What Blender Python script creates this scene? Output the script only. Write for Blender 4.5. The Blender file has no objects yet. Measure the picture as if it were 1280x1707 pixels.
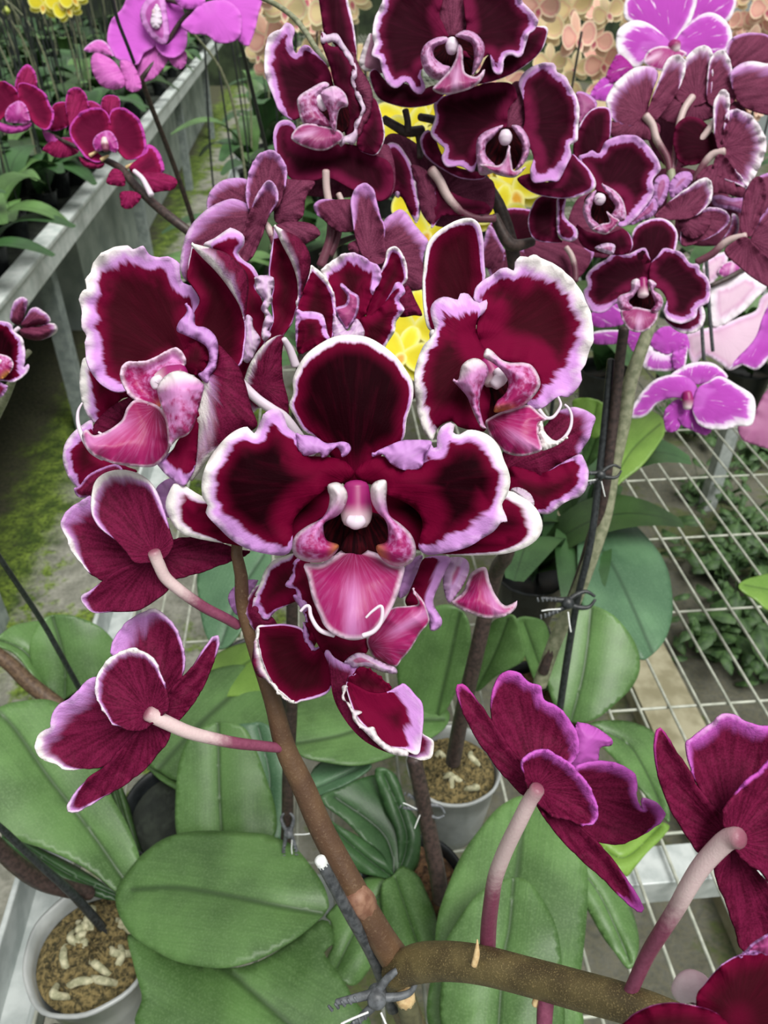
import bpy, math, random
import numpy as np
from mathutils import Vector, Matrix, geometry
random.seed(7)
SC = bpy.context.scene
COL = SC.collection
# ---------------------------------------------------------------- camera model
FPX = 1300.0
BENCH = 0.70                       # height of the wire bench
CAM = np.array([0.0, 0.0, BENCH + 0.75])
_v = np.array([-140.0, 953.5, -FPX]); _v /= np.linalg.norm(_v)      # bench direction seen in camera axes
_p = math.atan2(953.5, FPX)
_u = np.array([0.0, math.cos(_p), math.sin(_p)])
_x = np.cross(_v, _u)
R = np.array([_x, _v, _u])         # camera axes -> world axes
def ray(px, py):
    return R @ (np.array([px - 640.0, 853.5 - py, -FPX]) / FPX)
def at(px, py, D):                 # the place seen at a pixel, D metres deep
    return CAM + ray(px, py) * D
def at_z(px, py, z):
    r = ray(px, py); return CAM + r * ((z - CAM[2]) / r[2])
def at_y(px, py, y):
    r = ray(px, py); return CAM + r * ((y - CAM[1]) / r[1])
FR = {'E': (300, 520, 1280/620), 'A': (0, 0, 1280/480), 'B': (400, 0, 1280/480), 'C': (800, 0, 1280/480), 'D': (80, 350, 1280/480),
      'F': (640, 340, 1280/480), 'G': (0, 480, 1280/420), 'H': (840, 400, 1280/440), 'I': (0, 760, 1280/480), 'J': (380, 880, 1280/420),
      'K': (720, 800, 1280/560), 'L': (0, 1227, 1280/480), 'M': (400, 1227, 1280/480), 'N': (800, 1227, 1280/480), 'P': (440, 260, 4.0),
      'Q': (960, 420, 4.0), 'R': (960, 60, 4.0), 'S': (560, 1380, 5.22), 'U': (0, 100, 1280/300), 'V': (0, 480, 8.536), 'X': (0, 0, 1.0)}
def conv(F, pts):
    x0, y0, s = FR[F]
    out = []
    for p in pts:
        q = [x0 + p[0]/s, y0 + p[1]/s]
        if len(p) > 2: q.append(p[2]/s)
        if len(p) > 3: q.append(p[3])
        out.append(q)
    return out
def lin(h):
    h = h.lstrip('#'); c = [int(h[i:i+2], 16)/255 for i in (0, 2, 4)]
    return tuple([x/12.92 if x <= .04045 else ((x+.055)/1.055)**2.4 for x in c] + [1.0])
# ---------------------------------------------------------------- objects
ORG = {}
def _org(o): return ORG[o.name] if o is not None else np.zeros(3)
def thing(name, label, cat, loc, group=None):
    o = bpy.data.objects.new(name, None); COL.objects.link(o)
    o.empty_display_size = .02
    o.location = tuple(loc); o['label'] = label; o['category'] = cat
    if group: o['group'] = group
    ORG[o.name] = np.array(loc, float); return o
def node(name, parent, loc, label=None):
    o = bpy.data.objects.new(name, None); COL.objects.link(o); o.parent = parent
    o.empty_display_size = .02
    o.location = tuple(np.array(loc) - _org(parent)); ORG[o.name] = np.array(loc, float)
    if label: o['label'] = label
    return o
def mesh_obj(name, parent, verts, faces, mats, midx=None, attrs=None, thick=0, label=None, smooth=True):
    org = _org(parent)
    me = bpy.data.meshes.new(name)
    V = np.asarray(verts, float) - org
    me.from_pydata(V.tolist(), [], [list(f) for f in faces])
    if not isinstance(mats, (list, tuple)): mats = [mats]
    for m in mats: me.materials.append(m)
    if midx is not None: me.polygons.foreach_set('material_index', np.asarray(midx, dtype=np.int32))
    if smooth: me.polygons.foreach_set('use_smooth', np.ones(len(me.polygons), dtype=bool))
    for k, a in (attrs or {}).items():
        at_ = me.attributes.new(k, 'FLOAT_COLOR', 'POINT'); at_.data.foreach_set('color', np.asarray(a, dtype=np.float32).ravel())
    me.update()
    o = bpy.data.objects.new(name, me); COL.objects.link(o)
    if parent is not None: o.parent = parent
    ORG[o.name] = org
    if thick:
        md = o.modifiers.new('thickness', 'SOLIDIFY'); md.thickness = thick; md.offset = -1
    if label: o['label'] = label
    return o
def tag(o, label, cat, group=None, kind=None):
    o['label'] = label; o['category'] = cat
    if group: o['group'] = group
    if kind: o['kind'] = kind
    return o
def dup(root, loc=None, rotz=None, scale=None, label=None, group=None):
    r = root.copy(); COL.objects.link(r)
    if loc is not None: r.location = tuple(loc)
    if rotz is not None: r.rotation_euler = (0, 0, rotz)
    if scale is not None: r.scale = (scale, scale, scale)
    if label: r['label'] = label
    if group: r['group'] = group
    for ch in list(root.children):
        c = ch.copy(); COL.objects.link(c); c.parent = r
        for g in list(ch.children):
            d = g.copy(); COL.objects.link(d); d.parent = c
    return r
# ---------------------------------------------------------------- surfaces from an outline
def catmull(P, step, closed=True):
    P = np.asarray(P, float); n = len(P); out = []
    rng = range(n) if closed else range(n-1)
    for i in rng:
        if closed: p0, p1, p2, p3 = P[i-1], P[i], P[(i+1) % n], P[(i+2) % n]
        else: p0, p1, p2, p3 = P[max(i-1, 0)], P[i], P[i+1], P[min(i+2, n-1)]
        L = np.hypot(*(p2-p1)[:2]) if P.shape[1] < 5 else np.linalg.norm((p2-p1)[:3])
        k = max(1, int(round(L/step)))
        for j in range(k):
            t = j/k; t2 = t*t; t3 = t2*t
            q = .5*((2*p1)+(-p0+p2)*t+(2*p0-5*p1+4*p2-p3)*t2+(-p0+3*p1-3*p2+p3)*t3)
            q[2:] = p1[2:]*(1-t)+p2[2:]*t
            out.append(q)
    if not closed: out.append(P[-1])
    return np.array(out)
def keyed(pts, idx, default):
    n = len(pts); ks = [(i, p[idx]) for i, p in enumerate(pts) if len(p) > idx]
    if not ks: return [default]*n
    if len(ks) == 1: return [ks[0][1]]*n
    out = [0]*n
    for a in range(len(ks)):
        i0, v0 = ks[a]; i1, v1 = ks[(a+1) % len(ks)]
        span = (i1-i0) % n or n
        for j in range(span): out[(i0+j) % n] = (v0 if j == 0 else 0) if idx == 2 and (v0 == 0 or v1 == 0) else v0+(v1-v0)*j/span
    return out
def triangulate(B, h, extra=None):
    """B: outline in 2D; points inside on a jittered hex grid; returns verts2d, tris"""
    lo = B.min(0); hi = B.max(0); pts = []
    rows = int((hi[1]-lo[1])/(h*.87))+1; colsn = int((hi[0]-lo[0])/h)+2
    gx = np.array([[lo[0]+(i+.5*(j % 2))*h, lo[1]+j*h*.87] for j in range(rows+1) for i in range(colsn)])
    # inside test
    x, y = gx[:, 0], gx[:, 1]; ins = np.zeros(len(gx), bool)
    A = B; C = np.roll(B, -1, 0)
    for (x1, y1), (x2, y2) in zip(A, C):
        c = (y1 > y) != (y2 > y)
        if c.any():
            ins ^= c & (x < (x2-x1)*(y-y1)/((y2-y1) or 1e-9)+x1)
    gx = gx[ins]
    if len(gx):
        d = np.sqrt(((gx[:, None, :]-B[None])**2).sum(2)).min(1); gx = gx[d > h*.55]
    if extra is not None and len(gx):
        x, y = extra[:, 0], extra[:, 1]; ins = np.zeros(len(extra), bool)
        for (x1, y1), (x2, y2) in zip(A, C):
            c = (y1 > y) != (y2 > y)
            if c.any(): ins ^= c & (x < (x2-x1)*(y-y1)/((y2-y1) or 1e-9)+x1)
        extra = extra[ins]
        if len(extra):
            extra = extra[np.sqrt(((extra[:, None, :]-B[None])**2).sum(2)).min(1) > h*.25]
        if len(extra):
            gx = gx[np.sqrt(((gx[:, None, :]-extra[None])**2).sum(2)).min(1) > h*.45]; gx = np.vstack([gx, extra])
    allp = [Vector(p) for p in B]+[Vector(p) for p in gx]
    nb = len(B)
    r = geometry.delaunay_2d_cdt(allp, [], [list(range(nb))], 1, 1e-5)
    V = np.array([[v.x, v.y] for v in r[0]]); F = [tuple(f) for f in r[2]]
    return V, F
def surf(pts, base, tip=None, h=None, w=0, wh=.6, extra=None):
    """2D surface data from an outline (y up). returns V2, faces, d, m, wh, th, rad, t, s, sb, L"""
    W = keyed(pts, 2, w); H = keyed(pts, 3, wh)
    P4 = np.array([[p[0], p[1], a, b] for p, a, b in zip(pts, W, H)])
    size = max(np.ptp(P4[:, 0]), np.ptp(P4[:, 1]))
    h = h or size/30
    Bd = catmull(P4, h*.8)
    V, F = triangulate(Bd[:, :2], h, extra)
    base = np.array(base, float)
    if tip is None: tip = P4[np.argmax(((P4[:, :2]-base)**2).sum(1)), :2]
    tip = np.array(tip, float)
    ax = tip-base; L = np.linalg.norm(ax) or 1; ax = ax/L; pe = np.array([-ax[1], ax[0]])
    D2 = np.sqrt(((V[:, None, :]-Bd[None, :, :2])**2).sum(2))
    j = D2.argmin(1); d = D2[np.arange(len(V)), j]
    ww = np.maximum(Bd[:, 2], 1e-3*size)
    Mx = D2/ww[None]+1.6*np.exp(-Bd[:, 2]/(.008*size))[None]; jm = Mx.argmin(1); m = Mx[np.arange(len(V)), jm]
    sel = Bd[jm]
    # smooth whiteness by weighting
    wt = 1/(D2**2+(.04*size)**2); whv = (wt*Bd[None, :, 3]).sum(1)/wt.sum(1)
    rel = V-base; t = rel@ax/L; s = rel@pe; hw = max(np.abs(s).max(), 1e-6)
    th = np.arctan2(rel@pe, rel@ax)/(2*math.pi); rad = np.sqrt((rel**2).sum(1))/L
    arc = np.concatenate([[0], np.cumsum(np.sqrt((np.diff(Bd[:, :2], axis=0)**2).sum(1)))]); sb = (arc/arc[-1])[j]
    return dict(V=V, F=F, d=d, m=m, wh=whv, th=th, rad=rad, t=t, s=s/hw, sb=sb, size=size, dmax=d.max(), wsel=sel[:, 2], hw=hw, dw=d-sel[:, 2])
def relief(S, b, ruf, k=1.0):
    """height toward the viewer: dome, wavy edge, faint veins"""
    e = S['d']/S['dmax']; z = b*(1-(1-e)**2)
    amp, fr = ruf
    if amp:
        fall = np.exp(-S['d']/(.09*S['size']))
        ph = S['sb']*2*math.pi
        z = z+amp*fall*(np.sin(ph*fr)+.55*np.sin(ph*fr*1.7+1.3)+.4*np.sin(ph*fr*2.9+.4))
        rr = np.clip(S['rad'], 0, 1.3)
        z = z+amp*.25*rr*np.sin(S['th']*2*math.pi*9+.7)
    return z
class Flower:
    def __init__(self, plant, label, F, c, D, pal, layer=1.4, facing=None):
        self.F, self.D, self.pal = F, D, pal
        self.c = conv(F, [c])[0]; self.loc = at(self.c[0], self.c[1], D)
        self.node = node('flower', plant, self.loc, label)
        self.layer = 0.0; self.step = layer; self.cur = None; self.parts = []
    def part(self, name, pts, kind='front', **k):
        self.cur = dict(name=name, P=[], label=k.pop('label', None)); self.parts.append(self.cur)
        self.layer -= self.step
        return self.more(pts, kind, **k)
    def more(self, pts, kind='front', F=None, base=None, tip=None, d=(0, 0), b=3, ruf=(.8, 9), w=0, wh=.6, h=None, D=None, lift=0):
        F = F or self.F
        D = D or self.D
        P2 = conv(F, pts); x0, y0, s = FR[F]
        bb = conv(F, [base])[0] if base else self.c
        tt = conv(F, [tip])[0] if tip else None
        fl = lambda p: [p[0], -p[1]]+list(p[2:])
        S = surf([fl(p) for p in P2], fl(bb), fl(tt) if tt else None, h=h, w=w/s, wh=wh)
        mm = D/FPX*1000                                     # mm per pixel here
        t = np.clip(S['t'], -.4, 1.3)
        depth = D + (self.layer - lift + d[0]*(1-t) + d[1]*t - relief(S, b, ruf))/1000
        V3 = np.array([at(x, -y, q) for (x, y), q in zip(S['V'], depth)])
        a1 = np.stack([np.minimum(S['m'], 9), S['wh'], S['th'], S['rad']], 1)
        a2 = np.stack([np.clip(S['dw']*mm, -5, 40), S['t'], S['s'], S['d']*mm], 1)
        self.cur['P'].append((V3, S['F'], kind, a1, a2))
        return self
    def blob(self, name, pts, rad, kind='col', D=None, lift=0, F=None, squash=1.0, sc=(0, 1)):
        """a rounded body swept along pixel points (radii in the frame's pixels)"""
        F = F or self.F; x0, y0, s = FR[F]
        P2 = conv(F, pts); D = (D or self.D)+(self.layer-lift)/1000
        P3 = [at(p[0], p[1], D) for p in P2]
        V, Fc, tt = sweep(P3, [r/s*D/FPX for r in rad], 14)
        self.cur = dict(name=name, P=[], label=None); self.parts.append(self.cur)
        a1 = np.stack([tt, np.ones(len(tt)), tt*0, tt], 1)
        self.cur['P'].append((V, Fc, kind, a1, a1*1)); return self
    def stalk(self, pts, r, Ds, name='pedicel', F=None, kind='pedicel', front=None):
        F = F or self.F; x0, y0, s = FR[F]
        P2 = conv(F, pts); n = len(P2)
        if np.isscalar(Ds): Ds = [Ds]*n
        elif len(Ds) == 2: Ds = list(np.linspace(Ds[0], Ds[1], n))
        if front is not None:
            e = self.D+self.layer/1000-front; Ds = [e+(Ds[-1]-e)*(i/(n-1))**1.3 for i in range(n)]
        rr = np.linspace(r[0], r[1], n)
        P3 = [at(p[0], p[1], q) for p, q in zip(P2, Ds)]
        V, Fc, tt = sweep(P3, [a/s*q/FPX for a, q in zip(rr, Ds)], 12)
        self.cur = dict(name=name, P=[], label=None); self.parts.append(self.cur)
        a1 = np.stack([tt, np.ones(len(tt)), tt*0, tt], 1)
        self.cur['P'].append((V, Fc, kind, a1, a1*1)); return self
    def done(self):
        for c in self.parts:
            V = []; Fc = []; mi = []; A1 = []; A2 = []; mats = []; n = 0
            for (v, f, kind, a1, a2) in c['P']:
                m = material(self.pal, kind)
                if m not in mats: mats.append(m)
                k = mats.index(m)
                V.append(v); Fc += [tuple(i+n for i in q) for q in f]; mi += [k]*len(f); A1.append(a1); A2.append(a2); n += len(v)
            solid = c['P'][0][2] in ('col', 'pedicel', 'bud', 'tendril')
            mesh_obj(c['name'], self.node, np.concatenate(V), Fc, mats, mi, {'a1': np.concatenate(A1), 'a2': np.concatenate(A2)},
                     thick=0 if solid else .0007, label=c['label'])
        return self.node
def sweep(P3, rad, seg=10, step=None):
    """tube with rounded ends along 3D points"""
    P = np.array([list(p)+[r] for p, r in zip(P3, rad)], float)
    if len(P) > 2 or step:
        L = np.linalg.norm(np.diff(P[:, :3], axis=0), axis=1).sum(); st = step or L/max(10, 5*len(P))
        P = catmull3(P, st)
    # rounded ends
    def cap(a, b, r):
        d = a-b; d /= (np.linalg.norm(d) or 1)
        return [np.append(a+d*r*.5*math.sin(q), r*math.cos(q)) for q in (math.pi*.2, math.pi*.36, math.pi*.49)]
    s = cap(P[0, :3], P[1, :3], P[0, 3])[::-1]; e = cap(P[-1, :3], P[-2, :3], P[-1, 3])
    P = np.vstack([s, P, e]); n = len(P)
    T = np.gradient(P[:, :3], axis=0); T /= np.maximum(np.linalg.norm(T, axis=1, keepdims=True), 1e-12)
    nrm = np.cross(T[0], [0.3, .5, .81]); nrm /= np.linalg.norm(nrm)
    V = []; tt = []
    for i in range(n):
        nrm = nrm-T[i]*np.dot(nrm, T[i]); nrm /= np.linalg.norm(nrm); bi = np.cross(T[i], nrm)
        for k in range(seg):
            a = 2*math.pi*k/seg
            V.append(P[i, :3]+P[i, 3]*(nrm*math.cos(a)+bi*math.sin(a))); tt.append(i/(n-1))
    Fc = [(i*seg+k, i*seg+(k+1) % seg, (i+1)*seg+(k+1) % seg, (i+1)*seg+k) for i in range(n-1) for k in range(seg)]
    Fc.append(tuple(range(seg))[::-1]); Fc.append(tuple((n-1)*seg+k for k in range(seg)))
    return np.array(V), Fc, np.array(tt)
def catmull3(P, step):
    n = len(P); out = []
    for i in range(n-1):
        p0, p1, p2, p3 = P[max(i-1, 0)], P[i], P[i+1], P[min(i+2, n-1)]
        k = max(1, int(round(np.linalg.norm((p2-p1)[:3])/step)))
        for j in range(k):
            t = j/k
            out.append(.5*((2*p1)+(-p0+p2)*t+(2*p0-5*p1+4*p2-p3)*t*t+(-p0+3*p1-3*p2+p3)*t**3))
    out.append(P[-1]); out = np.array(out); out[:, 3] = np.maximum(out[:, 3], 1e-5); return out
def tube(name, parent, P3, rad, mat, seg=10, label=None, step=None):
    V, Fc, tt = sweep(P3, rad, seg, step)
    a1 = np.stack([tt, np.ones(len(tt)), tt*0, tt], 1)
    return mesh_obj(name, parent, V, Fc, mat, None, {'a1': a1}, label=label)
def pxtube(name, parent, F, pts, r, Ds, mat, seg=10, label=None):
    x0, y0, s = FR[F]; P2 = conv(F, pts); n = len(P2)
    if np.isscalar(Ds): Ds = [Ds]*n
    elif len(Ds) == 2 and n != 2: Ds = list(np.linspace(Ds[0], Ds[1], n))
    rr = r if len(r) == n else np.linspace(r[0], r[-1], n)
    return tube(name, parent, [at(p[0], p[1], q) for p, q in zip(P2, Ds)], [a/s*q/FPX for a, q in zip(rr, Ds)], mat, seg, label)
def leaf(plant, F, pts, mid, z, mat=None, arch=0, fold=5, droop=6, ruf=(1.2, 3), label=None, pitch=None):
    """an orchid leaf: outline and midrib; z = heights above the bench at base and tip"""
    P2 = [[p[0], -p[1]] for p in conv(F, pts)]; M2 = np.array([[p[0], -p[1]] for p in conv(F, mid)])
    size = max(np.ptp([p[0] for p in P2]), np.ptp([p[1] for p in P2])); st = size/34
    Md = catmull(M2, st, closed=False) if len(M2) > 2 else np.linspace(M2[0], M2[1], 34)
    tg = np.gradient(Md, axis=0); tg /= np.linalg.norm(tg, axis=1, keepdims=True); nn = np.stack([-tg[:, 1], tg[:, 0]], 1)
    o = size*.011
    S = surf(P2, M2[0], M2[-1], extra=np.vstack([Md]+[Md+nn*q for q in (o, -o, 2.4*o, -2.4*o)]))
    Md = np.concatenate([Md[:-1]+(Md[1:]-Md[:-1])*q for q in (0, .25, .5, .75)])
    D2 = np.sqrt(((S['V'][:, None, :]-Md[None])**2).sum(2)); dm = D2.min(1)
    hw = max(dm.max(), 1e-6)
    t = np.clip(S['t'], -.2, 1.2)
    z0, z1 = BENCH+z[0], BENCH+z[1]
    zz = z0+(z1-z0)*t+arch*4*t*(1-t)
    bump = 1.5*abs(fold)*(1-np.exp(-dm/(.30*hw)))-1.9*droop*(dm/hw)**2+relief(S, 0, ruf)
    V3 = []
    for (x, y), q, bmp in zip(S['V'], zz, bump):
        r = ray(x, -y); D = (q-CAM[2])/r[2]
        V3.append(CAM+r*(D-bmp/1000))
    a1 = np.stack([dm/hw, S['t'], S['s'], S['rad']], 1)
    return mesh_obj('leaf', plant, V3, S['F'], mat or MAT['leaf'], None, {'a1': a1}, thick=.0018, label=label)
# ---------------------------------------------------------------- materials
MAT = {}
class NT:
    def __init__(self, name):
        self.m = bpy.data.materials.new(name); self.m.use_nodes = True
        self.t = self.m.node_tree; self.t.nodes.clear(); MAT[name] = self.m
    def n(self, typ, **k):
        x = self.t.nodes.new(typ)
        for a, v in k.items(): setattr(x, a, v)
        return x
    def l(self, a, b): self.t.links.new(a, b)
    def set(self, sock, v):
        if hasattr(v, 'is_linked') or hasattr(v, 'links'): self.l(v, sock)
        else: sock.default_value = v
    def math(self, op, a, b=0.0, clamp=False):
        x = self.n('ShaderNodeMath', operation=op); x.use_clamp = clamp
        self.set(x.inputs[0], a); self.set(x.inputs[1], b); return x.outputs[0]
    def mix(self, f, a, b, blend='MIX'):
        x = self.n('ShaderNodeMix', data_type='RGBA', blend_type=blend)
        self.set(x.inputs[0], f); self.set(x.inputs[6], a); self.set(x.inputs[7], b); return x.outputs[2]
    def smooth(self, v, a, b, lo=0.0, hi=1.0):
        x = self.n('ShaderNodeMapRange', interpolation_type='SMOOTHSTEP')
        self.set(x.inputs[0], v)
        for i, q in zip((1, 2, 3, 4), (a, b, lo, hi)): x.inputs[i].default_value = q
        return x.outputs[0]
    def noise(self, vec, scale, detail=3, rough=.55):
        x = self.n('ShaderNodeTexNoise'); x.inputs['Scale'].default_value = scale; x.inputs['Detail'].default_value = detail; x.inputs['Roughness'].default_value = rough
        if vec is not None: self.l(vec, x.inputs['Vector'])
        return x.outputs['Fac']
    def attr(self, name):
        x = self.n('ShaderNodeAttribute', attribute_name=name); s = self.n('ShaderNodeSeparateColor'); self.l(x.outputs['Color'], s.inputs[0])
        return s.outputs[0], s.outputs[1], s.outputs[2], x.outputs['Alpha']
    def vec(self, a, b, c=0.0):
        x = self.n('ShaderNodeCombineXYZ'); self.set(x.inputs[0], a); self.set(x.inputs[1], b); self.set(x.inputs[2], c); return x.outputs[0]
    def obj(self): return self.n('ShaderNodeTexCoord').outputs['Object']
    def out(self, color, rough=.5, bump=None, bstr=.2, bdist=.001, metal=0, spec=.5, transl=0, sheen=0, coat=0, trans=0, alpha=1):
        b = self.n('ShaderNodeBsdfPrincipled'); self.set(b.inputs['Base Color'], color); self.set(b.inputs['Roughness'], rough)
        b.inputs['Metallic'].default_value = metal; b.inputs['Specular IOR Level'].default_value = spec
        b.inputs['Sheen Weight'].default_value = sheen; b.inputs['Coat Weight'].default_value = coat; b.inputs['Transmission Weight'].default_value = trans
        b.inputs['Alpha'].default_value = alpha
        if bump is not None:
            bp = self.n('ShaderNodeBump'); bp.inputs['Strength'].default_value = bstr; bp.inputs['Distance'].default_value = bdist
            self.l(bump, bp.inputs['Height']); self.l(bp.outputs[0], b.inputs['Normal'])
        sh = b.outputs[0]
        if transl:
            tr = self.n('ShaderNodeBsdfTranslucent'); self.set(tr.inputs[0], color)
            mx = self.n('ShaderNodeMixShader'); mx.inputs[0].default_value = transl
            self.l(sh, mx.inputs[1]); self.l(tr.outputs[0], mx.inputs[2]); sh = mx.outputs[0]
        o = self.n('ShaderNodeOutputMaterial'); self.l(sh, o.inputs[0]); return self.m
# front dark, front mid, lilac, white, magenta-edge, back dark, back mid, lip base, lip light
PALS = {
 'hero': dict(dark='1a0107', mid='660529', lilac='cf94da', white='f4eeec', mag='c0409a', bk1='4a0a24', bk2='741a40', lip='a31a66', lipl='d28bc8'),
 'hback': dict(dark='1a0107', mid='660529', lilac='c660c2', white='f0dcec', mag='b83a92', bk1='4a0a24', bk2='741a40', lip='a81c66', lipl='d78fcb'),
 'crim': dict(dark='380a16', mid='6e0a30', lilac='cf94da', white='f4eeec', mag='c0409a', bk1='4a0a24', bk2='741a40', lip='a81c66', lipl='d78fcb'),
 'plum': dict(dark='2c0815', mid='661638', lilac='c48acb', white='eee2ea', mag='b04a92', bk1='521f36', bk2='7c3b56', lip='9a3a70', lipl='d3a0cd'),
 'mag': dict(dark='cb62cb', mid='d577d4', lilac='dc93dd', white='efe0f0', mag='b030a0', bk1='c45cb4', bk2='d67cc6', lip='b03a9c', lipl='e9c7e6'),
 'stripe': dict(dark='b048b0', mid='bf62c2', lilac='e2c0e6', white='f3ebf3', mag='9a2080', bk1='8c1f72', bk2='a8379a', lip='a02478', lipl='e6c2e0'),
 'wine': dict(dark='5c1030', mid='8a1a48', lilac='b8459f', white='c868b8', mag='a02a70', bk1='6c1238', bk2='962358', lip='a82a86', lipl='cf7cc4'),
 'pale': dict(dark='dfc0d4', mid='d6aac8', lilac='e0bcdb', white='f0e6ee', mag='a02a70', bk1='d3b0c8', bk2='e2c8d8', lip='b84aa0', lipl='e6c2e0'),
 'yellow': dict(dark='e6d53a', mid='e9df4c', lilac='eee565', white='f2efb0', mag='d89a20', bk1='d8c83a', bk2='e6dc55', lip='dfa020', lipl='f0e060'),
}
def material(pal, kind):
    key = pal+'_'+kind
    if key in MAT: return MAT[key]
    p = PALS[pal]; N = NT(key); c = {k: lin(v) for k, v in p.items()}
    m, wh, th, rad = N.attr('a1'); dmm, t, s, dabs = N.attr('a2')
    vv = N.vec(N.math('MULTIPLY', th, 46.0), N.math('MULTIPLY', rad, 1.6), 0.3)
    fine = N.noise(vv, 2.2, 3); broad = N.noise(vv, .8, 3)
    grain = N.noise(N.obj(), 1400, 2)
    if kind in ('front', 'back'):
        jag = N.math('ADD', N.math('MULTIPLY', N.math('SUBTRACT', broad, .5), 1.15), N.math('MULTIPLY', N.math('SUBTRACT', fine, .5), .75))
        mj = N.math('ADD', m, jag)
        mask = N.smooth(mj, .72, 1.08) if kind == 'front' else N.smooth(mj, .1, 1.5)
        whn = N.math('ADD', wh, N.math('MULTIPLY', N.math('SUBTRACT', fine, .5), .5))
        whl = N.math('SUBTRACT', whn, N.math('MULTIPLY', N.smooth(mj, .15, .85), .55))
        light = N.mix(N.smooth(whl, .05, .85), c['lilac'], c['white'])
        light = N.mix(N.smooth(whn, 0, -.6), light, c['mag'])
        if pal == 'stripe':
            mask = N.math('MULTIPLY', mask, N.smooth(N.math('ADD', fine, N.math('MULTIPLY', rad, -.20)), .14, .26))
        if kind == 'front':
            k = N.smooth(N.math('ADD', dmm, N.math('MULTIPLY', N.math('SUBTRACT', broad, .5), 2.0)), -1.2, 4.6)
            k = N.math('MULTIPLY', k, N.smooth(rad, .0, .30, .55, 1))
            dk = N.mix(k, c['mid'], c['dark'])
            dk = N.mix(N.math('MULTIPLY', N.smooth(fine, .45, .75), .10), dk, c['mid'])
        else:
            mo = N.math('ADD', N.math('MULTIPLY', fine, .7), N.math('MULTIPLY', grain, .5))
            dk = N.mix(N.smooth(mo, .35, .85), c['bk1'], c['bk2'])
        col = N.mix(mask, light, dk)
        if kind == 'front':
            return N.out(col, rough=.62, bump=N.math('ADD', fine, N.math('MULTIPLY', grain, .35)), bstr=.35, bdist=.0008, spec=.02, transl=.06)
        return N.out(col, rough=.6, bump=N.math('ADD', fine, N.math('MULTIPLY', grain, .8)), bstr=.4, bdist=.0008, spec=.06, transl=.08)
    if kind == 'light':
        whn = N.math('ADD', wh, N.math('MULTIPLY', N.math('SUBTRACT', fine, .5), .6))
        light = N.mix(N.smooth(whn, .15, .95), c['lilac'], c['white'])
        col = N.mix(N.smooth(m, 1.0, 1.5, 0, .8), light, c['lip'])
        return N.out(col, rough=.5, bump=fine, bstr=.3, bdist=.0006, spec=.3, transl=.2)
    if kind in ('lip', 'lobe'):
        sp = N.noise(N.obj(), 420, 2)
        if kind == 'lip':
            streak = N.math('MULTIPLY', N.smooth(N.math('ABSOLUTE', N.math('ADD', s, N.math('MULTIPLY', N.math('SUBTRACT', broad, .5), .3))), .0, .30, 1, 0), N.smooth(t, .2, .6))
            col = N.mix(N.smooth(t, .0, .5), lin('7c0c40') if pal in ('hero', 'crim', 'hback') else c['lip'], c['lip'])
            col = N.mix(N.math('MULTIPLY', streak, .7), col, c['lipl'])
            col = N.mix(N.math('MULTIPLY', N.smooth(fine, .42, .75), .2), col, c['lipl'])
        else:
            col = N.mix(N.smooth(N.math('ADD', sp, N.math('MULTIPLY', wh, .5)), .45, .85), c['lip'], c['lipl'])
            col = N.mix(N.smooth(wh, .7, 1.0), col, c['white'])
            col = N.mix(N.smooth(wh, 0, -.6), col, lin('d8933a') )
        edge = N.smooth(N.math('ADD', m, N.math('MULTIPLY', N.math('SUBTRACT', fine, .5), .5)), .2, 1.2)
        col = N.mix(edge, N.mix(.5, c['lipl'], c['white']), col)
        return N.out(col, rough=.45, bump=fine, bstr=.3, bdist=.0006, spec=.4, transl=.12)
    if kind == 'throat':
        return N.out(N.mix(N.smooth(fine, .4, .7), lin('160206'), lin('36060f')), rough=.8, spec=.05)
    if kind == 'col':
        col = N.mix(N.smooth(m, .45, .95), lin('9c1a6a') if pal != 'yellow' else lin('d8b030'), lin('f2dfe4'))
        return N.out(col, rough=.4, transl=.1)
    if kind == 'tendril':
        return N.out(lin('ead9e8'), rough=.4, transl=.1)
    if kind == 'bud':
        col = N.mix(N.smooth(N.math('ADD', m, N.math('MULTIPLY', N.math('SUBTRACT', N.noise(N.obj(), 300), .5), .5)), .1, .9), lin('dcc6cc'), lin('b98a9c'))
        return N.out(col, rough=.5, bump=grain, bstr=.2, bdist=.0005)
    if kind == 'pedicel':
        mj = N.math('ADD', m, N.math('MULTIPLY', N.math('SUBTRACT', N.noise(N.obj(), 500), .5), .12))
        pale = N.mix(N.noise(N.obj(), 900), lin('e6d2cf'), lin('d9b9bd')); pale = N.mix(N.smooth(m, .13, .02, 0, .9), pale, lin('7a2848'))
        pur = N.mix(N.noise(N.obj(), 700), lin('96506c'), lin('6d3048'))
        if pal == 'plum': pale = N.mix(.35, pale, lin('8a7468')); pur = N.mix(.4, pur, lin('4a3a34'))
        return N.out(N.mix(N.smooth(mj, .38, .6), pale, pur), rough=.42, bump=grain, bstr=.25, bdist=.0004, spec=.45)
def simple(name, c1, c2, scale, rough=.5, metal=0, bstr=.2, bdist=.001, detail=4, spec=.5, trans=0, transl=0, lo=.35, hi=.65):
    N = NT(name); n = N.noise(N.obj(), scale, detail)
    return N.out(N.mix(N.smooth(n, lo, hi), lin(c1), lin(c2)), rough=rough, metal=metal, bump=n, bstr=bstr, bdist=bdist, spec=spec, trans=trans, transl=transl)
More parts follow.
